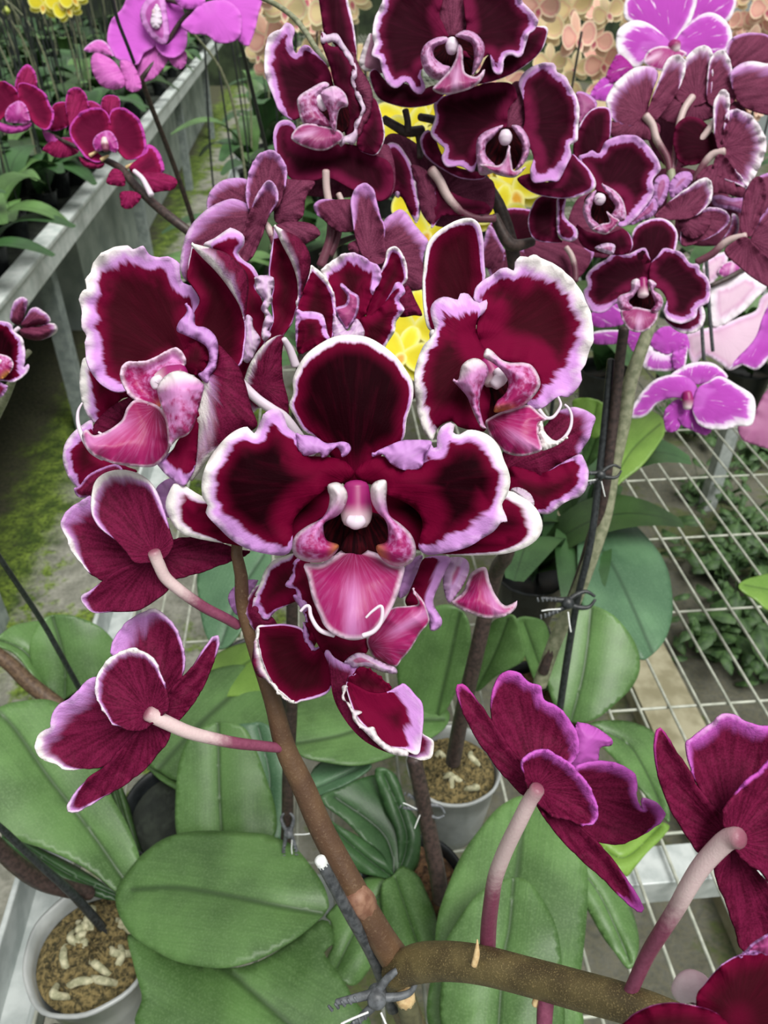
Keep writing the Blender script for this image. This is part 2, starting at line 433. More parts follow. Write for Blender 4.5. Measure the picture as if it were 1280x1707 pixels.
def leaf_mat(name, c1, c2, c3, rough=.42):
    N = NT(name); dm, t, s, rad = N.attr('a1')
    big = N.noise(N.obj(), 14, 3); small = N.noise(N.obj(), 700, 3)
    lines = N.noise(N.vec(N.math('MULTIPLY', s, 30.0), N.math('MULTIPLY', t, 1.2)), 1.5, 3)
    col = N.mix(N.smooth(N.math('ADD', big, N.math('MULTIPLY', N.math('SUBTRACT', lines, .5), .25)), .3, .7), lin(c1), lin(c2))
    col = N.mix(N.math('MULTIPLY', N.smooth(small, .45, .75), .25), col, lin(c3))
    col = N.mix(N.smooth(dm, .0, .07, .8, 0), col, N.mix(.5, lin(c1), lin('141f10')))
    return N.out(col, rough=rough, bump=N.math('ADD', N.math('MULTIPLY', small, .7), N.math('MULTIPLY', lines, .4)), bstr=.16, bdist=.001, spec=.5, transl=.08)
leaf_mat('leaf', '3f5e2e', '608649', '8fae78')
leaf_mat('leaf_dark', '284625', '406539', '5c8452')
leaf_mat('leaf_blue', '44684a', '5f8661', '8aaa8c')
leaf_mat('leaf_lime', '5f8530', '7ba043', '9cb868')
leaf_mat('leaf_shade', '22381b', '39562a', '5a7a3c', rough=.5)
simple('stem_brown', '4d3a2b', '6b5642', 260, rough=.55, bstr=.3)
def speckle_stem():
    N = NT('stem_speckle'); n = N.noise(N.obj(), 1900, 3); b = N.noise(N.obj(), 90, 2)
    col = N.mix(N.smooth(b, .35, .65), lin('4c4128'), lin('665a38')); col = N.mix(N.math('MULTIPLY', N.smooth(n, .54, .68), .7), col, lin('9a885c'))
    N.out(col, rough=.5, bump=n, bstr=.25)
speckle_stem()
def main_stem():
    N = NT('stem_main'); m, a, b_, c_ = N.attr('a1'); n = N.noise(N.obj(), 900, 3); b = N.noise(N.obj(), 60, 2)
    col = N.mix(N.smooth(b, .35, .65), lin('553d2c'), lin('6a5038')); col = N.mix(N.smooth(m, .45, .1), col, lin('552a35')); col = N.mix(N.math('MULTIPLY', N.smooth(n, .57, .7), .35), col, lin('8a735a'))
    N.out(col, rough=.5, bump=n, bstr=.25)
main_stem()
simple('stem_dark', '2f2523', '4a3a36', 300, rough=.5)
simple('stem_olive', '757a5e', '98997e', 200, rough=.5)
simple('black_plastic', '1d2022', '34383a', 400, rough=.4)
simple('grey_plastic', '4a4d50', '6a6e72', 300, rough=.45)
simple('stake_grey', '34373a', '54575a', 350, rough=.45, metal=.0)
simple('bud_lime', '9aa83e', 'b8c45c', 120, rough=.5)
simple('soil_mat', '1c211c', '333a30', 30, rough=.95)
simple('node', '7a5442', '95705a', 300, rough=.6)
simple('cap_white', 'dfe3e0', 'f2f4f2', 800, rough=.6)
simple('bamboo', 'c9a878', 'e2c896', 500, rough=.6)
simple('bamboo_dark', '58573f', '6c6a4d', 200, rough=.6)
simple('rail_paint', 'c0cac6', 'dae0dd', 30, rough=.5)
simple('galvanised', 'a9b1af', 'c6ccca', 40, rough=.5, metal=.1)
simple('wire', '9ea294', 'bdc0b2', 60, rough=.5, metal=.1)
simple('pot_clear', 'a9aeac', 'c6cac8', 30, rough=.32, trans=.35, spec=.5)
simple('pot_black', '15181a', '25292b', 60, rough=.4)
simple('tray', '6c7a86', '8a97a2', 20, rough=.5)
simple('moss_mix', '332f18', '85754a', 260, rough=.9, bstr=1.0, bdist=.004, detail=6)
simple('bark', '3e2c1c', '74563a', 160, rough=.9, bstr=.8, bdist=.003)
simple('root', '8a8a6c', 'b9b596', 200, rough=.7)
simple('timber', '8a8468', 'aba58a', 18, rough=.8)
simple('concrete_leg', '7d8886', '9aa4a1', 30, rough=.8)
simple('weed', '2f4a26', '4b6a38', 60, rough=.6)
# ================================================================ the front orchid (most of the large flowers)
hb = at_z(700, 1900, BENCH+.10)
hero = thing('potted_orchid', 'large front orchid with white-edged dark crimson flowers on a thick brown branching spike', 'orchid', (hb[0], hb[1], BENCH))
W = 1
# ---- the flower facing the camera
f = Flower(hero, 'flower facing the camera, the largest', 'E', (600, 600), .25, 'hero')
f.part('sepal', [(105,640,20,1),(-5,588,42,1),(-38,620,56,1),(-50,670,60,1),(-30,720,52,1),(0,758,40,1),(40,775,24,1),(100,788,16,1),(160,797,0),(260,810,0),(420,790),(590,660),(400,560),(200,560,0)], d=(3,7), b=2, ruf=(.4, 5))
f.part('sepal', [(1080,640,0),(1130,615,30,1),(1165,630,45,1),(1205,655,55,1),(1235,690,60,1),(1248,735,60,1),(1235,775,50,1),(1200,805,34,1),(1150,825,20),(1100,835,14),(1040,838,12),(980,838,10),(880,830,0),(780,800),(620,660),(800,560),(1000,580,0)], d=(3,7), b=2, ruf=(.4, 5))
f.part('sepal', [(465,430,8,.6),(425,410,12,.6),(395,360,16,.6),(376,320,18,.7),(390,280,18,.7),(388,235,20,.9),(405,190,24,1),(435,145,26,1),(480,110,30,1),(530,85,34,1),(580,78,34,1),(640,85,32,1),(690,110,28,1),(740,150,26,1),(775,195,22,.9),(800,240,18,.8),(803,285,16,.7),(795,325,15,.6),(780,370,14,.5),(772,430,10,.5),(745,460,0),(700,485,0),(670,540),(640,590),(600,610),(560,590),(530,520),(500,470,0)], d=(3,6), b=5, ruf=(.5, 5), tip=(590,78))
lp = [(600,560,0),(570,515,0),(520,500,0),(470,497,0),(430,492,0),(404,455,6),(400,420,22,.2),(370,395,34,.2),(355,350,48,.2),(330,333,54,.25),(295,345,52,.3),(275,380,44,.4),(255,418,36,.5),(232,395,42,.6),(190,408,44,.8),(150,440,48,.9),(110,490,52,1),(85,540,54,1),(74,590,58,1),(78,640,60,1),(95,665,55,.8),(88,690,52,.4),(105,715,50,.3),(135,745,54,.3),(165,775,60,.25),(200,800,58,.2),(250,822,54,.15),(310,835,46,.1),(360,838,34,.1),(384,815,14,.1),(388,760,0),(392,715,0),(425,675,0),(470,635),(510,605),(560,590,0)]
f.part('petal', lp, d=(0,-2), b=4, ruf=(1.3, 9), tip=(80,600))
f.more([(398,418),(420,423),(440,424),(470,431),(500,450),(530,450),(560,446),(583,455),(588,475),(572,495),(556,499),(552,482),(540,466),(522,478),(505,497),(488,502),(480,485),(458,490),(432,496),(410,478),(402,445)], 'light', w=60, wh=.15, lift=2.5, b=2, ruf=(.8,7))
rp = [(600,560,0),(640,510,0),(700,497,0),(760,540,0),(828,532,0),(836,490,6),(862,450,26,.2),(873,468,36,.2),(884,465,40,.2),(884,430,44,.25),(900,395,48,.3),(930,379,48,.4),(946,388,42,.5),(940,414,34,.6),(962,422,34,.7),(990,406,40,.8),(1030,410,46,.9),(1070,430,50,1),(1100,465,52,1),(1115,510,50,1),(1130,545,48,1),(1137,585,48,1),(1126,630,44,1),(1108,662,38,.9),(1117,690,44,.5),(1126,717,50,.4),(1105,725,56,.3),(1080,755,72,.2),(1040,780,74,.15),(1000,805,64,.1),(950,822,56,.1),(900,832,48,.1),(850,837,36,.1),(822,815,18,.1),(822,790,0),(834,740,0),(826,700,0),(790,665),(740,640),(715,630),(690,600),(640,590,0)]
f.part('petal', rp, d=(0,-2), b=4, ruf=(1.3, 9), tip=(1130,600))
f.more([(661,493),(680,477),(720,459),(760,443),(800,440),(862,443),(860,468),(840,492),(834,530),(804,546),(762,542),(725,522),(700,492),(682,493),(668,499)], 'light', w=60, wh=.15, lift=2.5, b=2, ruf=(.8,7))
f.part('throat', [(470,730),(520,700),(600,690),(680,700),(730,730),(730,790),(690,840),(600,850),(540,840),(480,790)], 'throat', d=(-1,-1), b=-4, ruf=(0,1))
f.part('lip', [(428,868),(440,920),(455,985),(480,1045),(500,1085),(540,1115),(590,1130),(640,1122),(680,1095),(715,1045),(745,985),(765,920),(771,875),(730,862),(690,835),(640,818),(600,806),(560,818),(520,845),(480,866)], 'lip', base=(600,810), tip=(595,1130), d=(-4,-18), b=5, ruf=(.6,5), w=20, label='magenta lip with a pale streak')
f.more([(552,812),(580,765),(600,755),(625,770),(648,812),(628,832),(600,850),(572,832)], 'throat', lift=1.5, d=(-3,-5), b=1, ruf=(0,1))
f.stalk([(415,1030),(432,1013),(445,1015),(450,1045),(468,1080),(490,1100),(530,1112)], (5,9), .25-.024, name='tendril', kind='tendril')
f.stalk([(640,1052),(662,1030),(690,1012),(697,1032),(690,1070),(665,1100),(630,1114)], (4,9), .25-.034, name='tendril', kind='tendril')
f.layer -= 8
f.part('side_lobe', [(510,594,0,1),(540,586,0,1),(565,602,0,1),(577,632,0,1),(568,668,0,.9),(545,700,0,.7),(500,724,0,.6),(494,750,0,.3),(505,785,0,-.2),(546,802,0,-.6),(535,830,8,-.6),(505,855,14,-.1),(465,863,16,.2),(420,855,16,.2),(392,835,16,.2),(386,800,16,.25),(400,765,16,.3),(440,735,14,.5),(485,712,0,.7),(507,680,0,.9),(515,640,0,1),(508,612,0,1)], 'lobe', base=(540,810), tip=(530,590), d=(-2,-6), b=6, ruf=(.4,4))
f.part('side_lobe', [(655,620,0,1),(660,595,0,1),(680,580,0,1),(708,579,0,1),(712,610,0,1),(710,650,0,.9),(722,700,0,.7),(760,730,12,.5),(795,765,16,.3),(811,805,16,.25),(808,845,16,.2),(785,870,16,.2),(745,876,16,.1),(705,860,12,-.4),(680,830,0,-.6),(676,804,0,-.5),(710,790,0,-.2),(716,750,0,.3),(705,715,0,.6),(680,690,0,.8),(660,655,0,.9)], 'lobe', base=(680,810), tip=(690,580), d=(-2,-6), b=6, ruf=(.4,4))
f.blob('column', [(606,600),(607,650),(607,695),(605,722)], [44,50,54,48], lift=-3)
f.blob('anther_cap', [(580,716),(605,724),(630,716)], [18,26,18], lift=1, kind='tendril')
f.done()

# ---- left flower, turned to the left
f = Flower(hero, 'flower turned to the left with a curled lip', 'D', (640,700), .268, 'crim')
f.part('petal', [(350,800,30,.2),(310,808,46,.2),(260,790,54,.2),(215,755,62,.25),(190,710,70,.3),(170,655,74,.4),(165,590,76,.5),(172,560,70,.5),(155,520,80,.5),(150,450,80,.6),(140,400,84,.7),(150,365,70,.8),(175,350,60,.9),(168,310,60,1),(190,275,62,1),(200,235,72,1),(240,195,84,.95),(290,168,92,.9),(350,158,92,.7),(375,175,80,.4),(420,165,84,.3),(450,200,60,.2),(510,212,56,.2),(550,215,54,.2),(580,240,56,.2),(582,280,52,.2),(600,325,54,.2),(640,340,54,.2),(670,365,50,.2),(680,410,46,.2),(672,455,34,.2),(650,470,0),(660,560),(680,690),(600,720),(545,720),(440,790,0)], d=(4,0), b=-5, ruf=(1.4,11), tip=(160,450))
f.part('sepal', [(642,155,10,1),(665,180),(690,215,4),(745,270),(800,340),(845,410),(870,480),(876,540),(870,600),(862,660,6,.4),(848,688,6),(835,690,0),(780,760,0),(690,760),(640,700),(640,560),(650,470),(680,400),(640,330),(622,300),(632,210,6)], d=(3,-2), b=-4, ruf=(.5,5), tip=(640,160), lift=2)
f.more([(638,150,46,1),(720,168,0),(790,190,0),(840,230),(882,280),(892,340),(884,420),(874,492,0),(850,425,14,.6),(800,343,34,.8),(745,273,44,1),(690,218,46,1),(655,180,46,1)], 'back', lift=5, d=(0,-2), b=4, ruf=(.3,5), tip=(640,160))
f.part('petal', [(650,560),(700,600),(715,650),(700,710),(668,735),(600,720),(560,690),(620,600)], w=0, d=(0,0), lift=2)
f.more([(668,732,0),(720,735),(752,660),(757,600),(800,640),(850,700),(880,780),(905,880),(930,960),(860,1000),(790,1040),(720,1100,30,1),(690,1140,50,1),(655,1190,66,1),(630,1202,76,1),(613,1110,76,1),(640,1010,76,1),(662,900,72,1),(680,800,60,.9),(690,765,40,.6)], 'back', lift=4, d=(0,0), b=5, ruf=(.8,6), tip=(640,1180))
f.more([(607,418),(628,425),(652,465),(656,512),(700,522),(738,552),(756,598),(752,670),(742,715),(722,732),(705,770),(666,732),(690,715),(712,680),(715,640),(700,605),(660,580),(610,557),(572,537),(580,500),(605,470),(618,445)], 'light', w=80, wh=.2, lift=5.5, b=2, ruf=(1,9))
f.part('sepal', [(485,1115,30,.3),(550,1070,0),(580,1020,0),(640,960,0),(670,900,0),(660,1110,0),(640,1180,24,.2),(602,1226,60,.2),(540,1190,60,.2),(500,1150,50,.3)], d=(-2,-8), b=3, tip=(590,1220))
f.part('lip', [(385,845),(350,880),(330,930),(290,965),(240,992),(200,1000),(172,975),(150,1000),(165,1050),(195,1085),(230,1105),(300,1130),(400,1142),(470,1140),(520,1100),(545,1050),(540,950),(500,880),(440,850)], 'lip', base=(480,880), tip=(170,1040), d=(-2,-14), b=5, w=14, lift=4, label='magenta lip ending in a curled tendril')
f.stalk([(152,858),(134,895),(134,950),(155,1010),(195,1070),(245,1100)], (4,16), .268-.02, name='tendril', kind='tendril')
f.stalk([(225,988),(262,1012),(280,1035),(272,1062),(250,1085)], (5,10), .268-.02, name='tendril', kind='tendril')
f.layer -= 3
f.part('side_lobe', [(328,740,16,.2),(335,700,18,.2),(360,680,18,.3),(430,678,20,.3),(500,650,20,.6),(540,625,22,.9),(570,618,22,1),(600,650,20,1),(603,690,10,.8),(540,700,0,.1),(490,725,0,.1),(465,770,0,.1),(490,810,0,.0),(512,840,0,-.3),(495,882,6,-.5),(450,870,14,-.1),(390,840,14,.1),(350,800,16,.2)], 'lobe', base=(520,800), d=(0,-3), b=-4, lift=2)
f.blob('column', [(600,730),(540,740),(500,765)], [44,46,42], lift=4, sc=(1,0))
f.blob('anther_cap', [(500,750),(478,765),(480,790)], [20,24,16], kind='tendril', lift=7)
f.part('side_lobe', [(485,800,0,.9),(500,760,0,1),(540,725,0,1),(590,715,0,1),(650,740,0,1),(692,778,0,.8),(684,830,0,.3),(668,890,0,.0),(650,955,0,.0),(620,1000,10,.1),(575,1020,12,.3),(550,1045,12,.5),(535,1042,12,.5),(525,950,12,.3),(502,870,8,.5)], 'lobe', base=(560,1040), d=(-4,-6), b=6, lift=6)
f.done()

# ---- the flower seen edge-on behind the left one
f = Flower(hero, 'flower seen edge-on behind the left flower', 'D', (950,780), .30, 'crim')
f.part('petal', [(690,155,30,.5),(740,125,40,.6),(790,90,44,.6),(810,78,44,.6),(850,95,40,.4),(873,120,36,.3),(870,160,30,.3),(845,190,24),(872,225,22,.3),(902,242,22,.3),(925,270,22),(940,310,16),(925,340,14),(945,380,8),(960,440,0),(965,520),(985,540),(970,600),(940,650),(900,700),(860,780,0),(840,700),(850,600),(860,480),(840,300),(760,200)], 'front', d=(6,2), b=3, tip=(800,90))
f.more([(880,470),(908,480),(912,520),(945,572),(932,612),(890,680),(850,640),(860,560)], 'light', w=60, wh=.5, lift=3)
f.part('petal', [(1005,72,8,.8),(1030,110,2),(1080,220,2),(1108,310),(1112,380),(1100,440),(1080,500),(1040,560),(1010,640),(980,720),(930,760),(920,700),(960,600),(990,530),(1003,480),(995,400),(1005,340),(985,290),(990,230),(1000,150,6,.5)], 'front', d=(2,-4), b=-3, tip=(1005,72), lift=2)
f.more([(1003,70,30,1),(1050,90,0),(1110,120,0),(1150,165),(1168,220),(1160,290),(1130,370),(1105,440,4),(1110,380,8,.6),(1106,310,16,.8),(1082,235,24,1),(1048,170,30,1),(1022,115,34,1)], 'back', d=(0,-4), lift=5, b=4, tip=(1005,72))
f.part('petal', [(985,575,14,.9),(930,630,22,1),(890,700,28,1),(865,780,30,1),(850,830,32,1),(868,872,30,1),(905,905,30,.8),(950,880,0),(1010,930,0),(1060,950),(1070,860),(1045,750),(1040,650),(1045,560,0)], 'back', d=(0,-4), lift=3, b=4)
f.part('petal', [(922,300),(960,290),(1000,300),(1006,340),(990,370),(1000,400),(978,440),(1000,480),(996,512),(978,532),(992,552),(966,584),(948,562),(956,505),(966,470),(946,440),(956,400),(926,362)], 'light', w=50, wh=.5, lift=4, ruf=(1.5,10), b=2)
f.stalk([(815,715),(860,770),(930,840),(1000,890),(1060,935),(1170,1090)], (20,26), (.283,.292), kind='tendril')
f.stalk([(1048,575),(1075,620),(1100,690)], (14,20), (.288,.294), kind='tendril')
f.done()

# ---- right flower
f = Flower(hero, 'flower turned to the right, broad white margin', 'F', (430,640), .272, 'crim')
f.part('sepal', [(182,285,14,1),(187,232,14,1),(200,175,16,1),(236,130,18,1),(290,95,22,1),(340,72,26,1),(386,69,30,.9),(420,95,26,.4),(436,160,22,.2),(440,230,18,.2),(444,290,16,.2),(445,330,10),(425,410,0),(420,520),(330,560),(230,560),(205,555,8,.8),(190,520,12,1),(178,430,12,1),(176,340,12,1)], d=(6,2), b=-5, ruf=(.4,4), tip=(340,72))
f.part('petal', [(410,435,20,.3),(405,390,36,.3),(430,350,40,.3),(475,320,42,.3),(520,292,40,.3),(550,285,40,.4),(580,297,44,.5),(585,260,66,.6),(605,232,78,.8),(640,240,80,.9),(665,228,86,.9),(710,245,88,1),(760,270,84,1),(810,310,80,1),(850,350,76,1),(885,400,72,1),(895,440,70,1),(915,470,76,1),(928,540,82,1),(930,600,84,1),(915,640,84,.9),(897,708,84,.6),(873,740,84,.2),(877,780,100,.2),(850,830,106,.2),(820,858,100,.2),(790,850,86,.15),(760,860,70,.15),(720,895,52,.2),(680,912,44,.2),(650,905,30,.2),(640,890,0),(690,830),(695,780),(660,720),(560,700),(500,680),(450,670),(420,600),(420,520),(450,465,8)], d=(2,4), b=-5, ruf=(1.3,12), tip=(930,560))
f.part('petal', [(203,600,40,1),(225,560,20,.5),(212,510,60,.3),(206,465,66,.3),(226,430,72,.3),(265,412,80,.3),(300,418,84,.3),(328,425,80,.3),(340,398,84,.3),(375,400,72,.3),(400,430,60,.3),(424,440,50,.3),(456,425,20,.3),(456,465,14,.3),(412,520,0),(420,600),(470,670),(490,720),(480,800),(470,900),(460,980),(445,1012,0),(420,1014,0),(330,990),(300,965),(245,990,0),(215,1050,20,1),(190,1032,46,1),(165,980,48,1),(150,930,48,1),(140,850,48,1),(135,760,46,1),(150,690,44,1),(175,630,40,1)], d=(0,-6), b=5, ruf=(1.2,8), tip=(160,760))
f.more([(205,562),(230,558),(252,585),(244,610),(216,620),(192,650),(180,700),(172,760),(176,830),(190,900),(205,970),(222,1040),(190,1034),(160,970),(140,860),(134,760),(150,690),(175,630),(202,604),(200,580)], 'light', w=60, wh=.9, lift=2, b=2, ruf=(.8,8))
f.part('throat', [(410,700),(470,700),(540,740),(580,800),(560,900),(500,960),(450,980),(420,900),(400,800)], 'throat', b=-2, ruf=(0,1), d=(-1,-1))
f.part('lip', [(450,968),(480,945),(520,925),(560,915),(640,893),(690,930),(722,958),(690,980),(690,1030),(702,1090),(660,1112),(600,1121),(540,1106),(490,1062),(462,1015)], 'lip', base=(470,950), tip=(690,1100), d=(-3,-14), b=5, w=12, label='magenta lip with white ruffled tip')
f.more([(684,985),(704,962),(712,1005),(740,1040),(772,1052),(810,1032),(800,1052),(770,1072),(740,1086),(700,1094),(688,1040)], 'light', w=60, wh=.9, lift=3, d=(-3,-10), b=2)
f.stalk([(760,1066),(800,1040),(828,995),(834,945),(822,910),(804,892)], (9,5), .272-.016, name='tendril', kind='tendril')
f.stalk([(690,915),(720,950),(750,948),(774,920),(786,890),(774,858)], (9,5), .272-.016, name='tendril', kind='tendril')
f.blob('column', [(455,700),(475,745),(488,790)], [34,44,46], lift=2)
f.blob('anther_cap', [(500,740),(520,770),(490,805)], [18,32,26], lift=6, kind='tendril')
f.layer -= 3
f.part('side_lobe', [(443,680,0,1),(455,643,0,1),(480,652,0,1),(520,690,14,.8),(560,705,16,.4),(620,705,18,.3),(660,720,18,.3),(690,770,18,.3),(692,815,18,.3),(650,872,14,.2),(600,905,10,-.2),(545,920,6,-.5),(490,925,0,-.6),(500,880,0,0),(540,840,0,0),(552,790,0,.1),(522,740,0,.6),(480,705,0,.9)], 'lobe', base=(520,900), tip=(600,700), d=(-2,-4), b=5, lift=4)
f.part('side_lobe', [(305,785,0,.8),(330,780,0,.9),(345,720,0,1),(380,690,0,1),(420,688,0,1),(455,715,0,.9),(464,750,0,.7),(445,800,0,.2),(428,850,0,.2),(426,900,0,.4),(438,960,0,.8),(452,996,0,.9),(430,992,8,.8),(402,940,8,.7),(370,860,0,.3),(330,812,0,.7)], 'lobe', base=(440,980), d=(-2,-4), b=6, lift=4)
f.done()

# ---- flower behind the right one
f = Flower(hero, 'flower mostly hidden behind the right one', 'F', (500,1200), .292, 'crim')
f.part('sepal', [(700,1000,0),(760,930,0),(830,903,30,.3),(880,910,44,.3),(920,930,50,.3),(941,953,46,.2),(925,1000,40,.2),(915,1040,36,.2),(885,1085,30,.2),(860,1120,0),(780,1160),(700,1210),(560,1200),(530,1100)], 'back', d=(0,4), b=3, ruf=(1.4,7))
f.part('petal', [(560,1170,0),(700,1195,0),(790,1150,8,.3),(868,1112,26,.2),(890,1135,44,.2),(905,1170,50,.3),(910,1200,52,.4),(900,1262,52,.4),(872,1300,46,.4),(840,1312,36,.4),(800,1330,36,.4),(760,1362,36,.4),(720,1380,30,.4),(640,1360,0),(560,1300)], 'front', d=(0,0), b=3, ruf=(1.4,7))
f.part('sepal', [(300,40),(330,28),(372,50),(390,85),(380,108),(340,90)], 'light', F='K', w=50, wh=.6, d=(-2,-2))
f.part('petal', [(905,905),(920,870),(930,845),(980,848),(996,880),(980,930),(945,982),(925,1002),(908,960)], 'light', F='E', w=26, wh=.4, d=(-4,-6), D=.285)
f.part('lip', [(935,1000),(975,960),(1000,900),(1050,878),(1067,930),(1090,980),(1120,1010),(1158,997),(1152,1025),(1112,1050),(1050,1054),(985,1032)], 'lip', F='E', w=14, base=(1040,890), tip=(1100,1040), D=.285, d=(-2,-8), b=4)
f.part('petal', [(775,1000,0),(790,960,0),(815,900),(840,848),(900,838,20,.2),(932,850,36,.2),(915,890,40,.2),(892,940,36,.2),(872,1000,36,.2),(902,1060,50,.2),(890,1090,50,.2),(862,1096,40,.2),(850,1050,20,.2),(810,1040,0)], 'front', F='E', D=.285, d=(-4,-8), b=4)
f.part('petal', [(740,960),(760,900),(800,850),(835,840),(815,900),(790,960),(760,985)], 'light', F='E', w=60, wh=.2, D=.287)
f.done()

# ---- flower behind the left one, low
f = Flower(hero, 'dark flower half hidden below the left one', 'D', (420,1000), .292, 'crim')
f.part('petal', [(172,655,60,1),(146,700,60,1),(140,770,60,1),(150,850,56,.8),(175,910,50,.4),(208,947,36,.3),(250,920,0),(330,840),(400,830),(420,760),(300,700,20)], 'front', d=(0,2), ruf=(1,8))
f.part('sepal', [(205,1000),(200,960),(250,900),(320,850),(390,830),(360,910),(290,1000),(240,1020)], 'back', w=0)
f.part('petal', [(65,1100,40,.5),(75,1040,46,.5),(110,990,46,.5),(160,950,40,.4),(195,935,30),(210,990,0),(270,1010),(260,1090),(350,1140),(390,1160),(260,1180),(170,1230,10),(140,1242,20,.3),(100,1200,40,.3),(75,1150,40,.4)], 'front', d=(0,4))
f.part('sepal', [(115,1240),(140,1225),(190,1170),(300,1130),(330,1180),(220,1265),(140,1278)], 'back', w=10, wh=.2)
f.done()

# ---- lower flower, hanging under the large one
f = Flower(hero, 'drooping flower below the lip of the largest', 'J', (520,560), .272, 'crim')
f.part('petal', [(85,440,14,.8),(90,380,14,.8),(120,320,14,.8),(150,290,14,.8),(180,300,0),(180,400),(240,470),(250,520),(150,530,0),(105,480,14,.4)], 'back', lift=0)
f.part('petal', [(160,290,26,.9),(185,220,36,.9),(230,165,40,.9),(290,143,34,.9),(340,130,0),(400,165),(450,330),(330,380),(250,420,12,.2),(200,466,30,.2),(165,450,40,.2),(140,412,40,.2),(124,410,40,.3),(132,350,34,.5)], 'front', d=(0,-2))
f.part('petal', [(290,290,30,.2),(320,240,28,.2),(325,190,24,.2),(350,155,20,.3),(400,150,0),(470,300),(480,480),(440,600,0),(405,612),(385,560),(395,470),(375,420,14,.2),(345,332,26,.2),(310,320,32,.2)], 'front', d=(0,-3), ruf=(1.4,9))
f.more([(330,345),(390,340),(428,352),(424,400),(392,470),(412,540),(440,605),(466,610),(440,634),(405,612),(384,560),(380,500),(408,450),(378,420)], 'light', w=40, wh=.2, lift=2, b=2)
f.part('petal', [(150,508,8,.9),(200,500,4),(290,495,4,.2),(370,513,8,.4),(390,560,0),(410,612),(440,634),(480,615),(512,660),(522,720),(522,790),(505,832,8,.2),(440,860,8,.3),(370,876,8,.5),(340,890,8,.9),(290,850,6,1),(235,800,6,1),(190,720,6,1),(165,640,6,1),(152,570,6,1)], 'front', d=(0,-6), b=-4, ruf=(.5,4), tip=(200,780))
f.more([(148,508,22,1),(156,590,26,1),(177,680,30,1),(212,760,30,1),(262,832,28,1),(335,890,20,1),(300,882,0),(248,832,0),(190,772,0),(150,752),(125,692),(124,640),(138,560,0)], 'back', lift=4, d=(0,-6), b=2, tip=(200,780))
f.part('petal', [(400,420),(520,520),(600,560),(690,555),(715,590),(700,640),(620,690),(560,700),(490,640),(440,560)], 'front', w=0, lift=1)
f.part('lip', [(705,565),(760,500),(800,430),(850,402),(930,395),(966,380),(934,308),(985,360),(1015,430),(1021,480),(980,530),(930,612),(880,672),(852,705),(780,690),(730,645)], 'lip', base=(720,600), tip=(1000,430), d=(-2,-6), b=4, w=10)
f.part('side_lobe', [(590,682),(630,645),(680,634),(740,660),(800,690),(850,710),(858,740),(800,736),(740,718),(700,707),(650,712),(610,692)], 'light', w=20, wh=.5, lift=3, b=3)
f.part('petal', [(490,640,6,.3),(510,624,20,.2),(540,660,34,.2),(600,690,34,.2),(650,700,34,.2),(657,732,30,.2),(612,790,0),(700,830),(780,836),(840,818,0),(890,795,20,.1),(950,850,30,.1),(986,905,30,.1),(986,990,20,.3),(982,1040,10,.8),(1040,1078,30,.9),(1044,1130,40,1),(1030,1170,40,1),(980,1180,30,.9),(920,1162,10,.5),(860,1155,0),(780,1130),(690,1080),(620,1010),(560,920),(530,840),(522,760),(508,690)], 'back', d=(0,-6), b=0, tip=(1000,1150))
f.more([(652,725),(700,710),(770,755),(832,825),(760,848),(680,838),(606,795)], 'front', w=0, lift=2.5, d=(0,-3), b=-1, tip=(1000,1150))
f.more([(600,800,8,.8),(620,788,0),(720,836,0),(800,836,0),(870,805,30,.1),(895,796,66,.1),(950,850,86,.1),(988,908,96,.1),(984,1040,90,.2),(965,1148,60,.6),(890,1125,12,.8),(800,1112),(740,1055),(655,965),(620,885)], 'front', lift=5, d=(0,-6), b=-1.5, ruf=(.3,5), tip=(1000,1150))
f.more([(602,800),(590,850),(620,912),(682,935),(652,962),(702,1010),(742,1012),(766,1062),(830,1110),(905,1125),(915,1158),(860,1157),(800,1132),(740,1082),(690,1032),(638,980),(628,940),(592,870),(578,808)], 'light', w=50, wh=.8, lift=6.5, d=(0,-6), b=1, ruf=(.8,12), tip=(1000,1150))
f.part('sepal', [(0,360),(30,300),(95,265),(150,270),(120,330),(90,430),(40,440)], 'light', w=40, wh=.1, D=.29)
f.done()

# ---- two flowers seen from behind on the left
f = Flower(hero, 'upper of the two flowers seen from behind on the left', 'I', (690,440), .27, 'hero', layer=2.6)
f.part('petal', [(690,160),(730,110),(780,100),(810,130),(780,260),(720,260)], 'light', w=70, wh=.2, d=(0,6), lift=-4)
f.part('petal', [(275,300,50,.2),(290,260,62,.2),(330,220,66,.2),(380,195,60,.2),(412,190,30,.2),(450,300,0),(520,370),(600,440),(640,470),(610,495),(560,500),(510,532),(465,552),(410,527),(360,472,12,.8),(325,430,28,.9),(300,370,34,.8),(275,320,36,.5)], 'back', d=(-2,6), b=-4)
f.part('petal', [(690,430,0),(760,380),(860,365),(960,385),(1045,415),(1110,430),(1050,455),(980,482),(900,512),(830,532),(760,542),(700,500)], 'back', d=(-2,8), b=-3, w=0)
f.part('sepal', [(360,630,24,.6),(400,605,8,.2),(450,565,0),(510,520),(570,490),(640,470),(700,480),(740,540),(745,590),(700,630),(640,670),(590,687),(500,690),(420,697,8),(380,668,18,.4)], 'back', d=(-3,4), b=-3, ruf=(.5,3))
f.part('sepal', [(408,240,26,.6),(410,170,36,.8),(425,115,44,.9),(465,80,50,1),(520,65,52,1),(580,70,46,1),(630,90,34,.9),(670,125,22,.6),(700,180,16,.4),(725,250,12,.2),(750,330,0),(765,390),(740,440),(700,470),(660,470),(600,470),(560,420),(510,370),(450,322,16,.3),(420,280,22,.4)], 'back', d=(-4,3), b=-4, ruf=(.5,3), tip=(520,65))
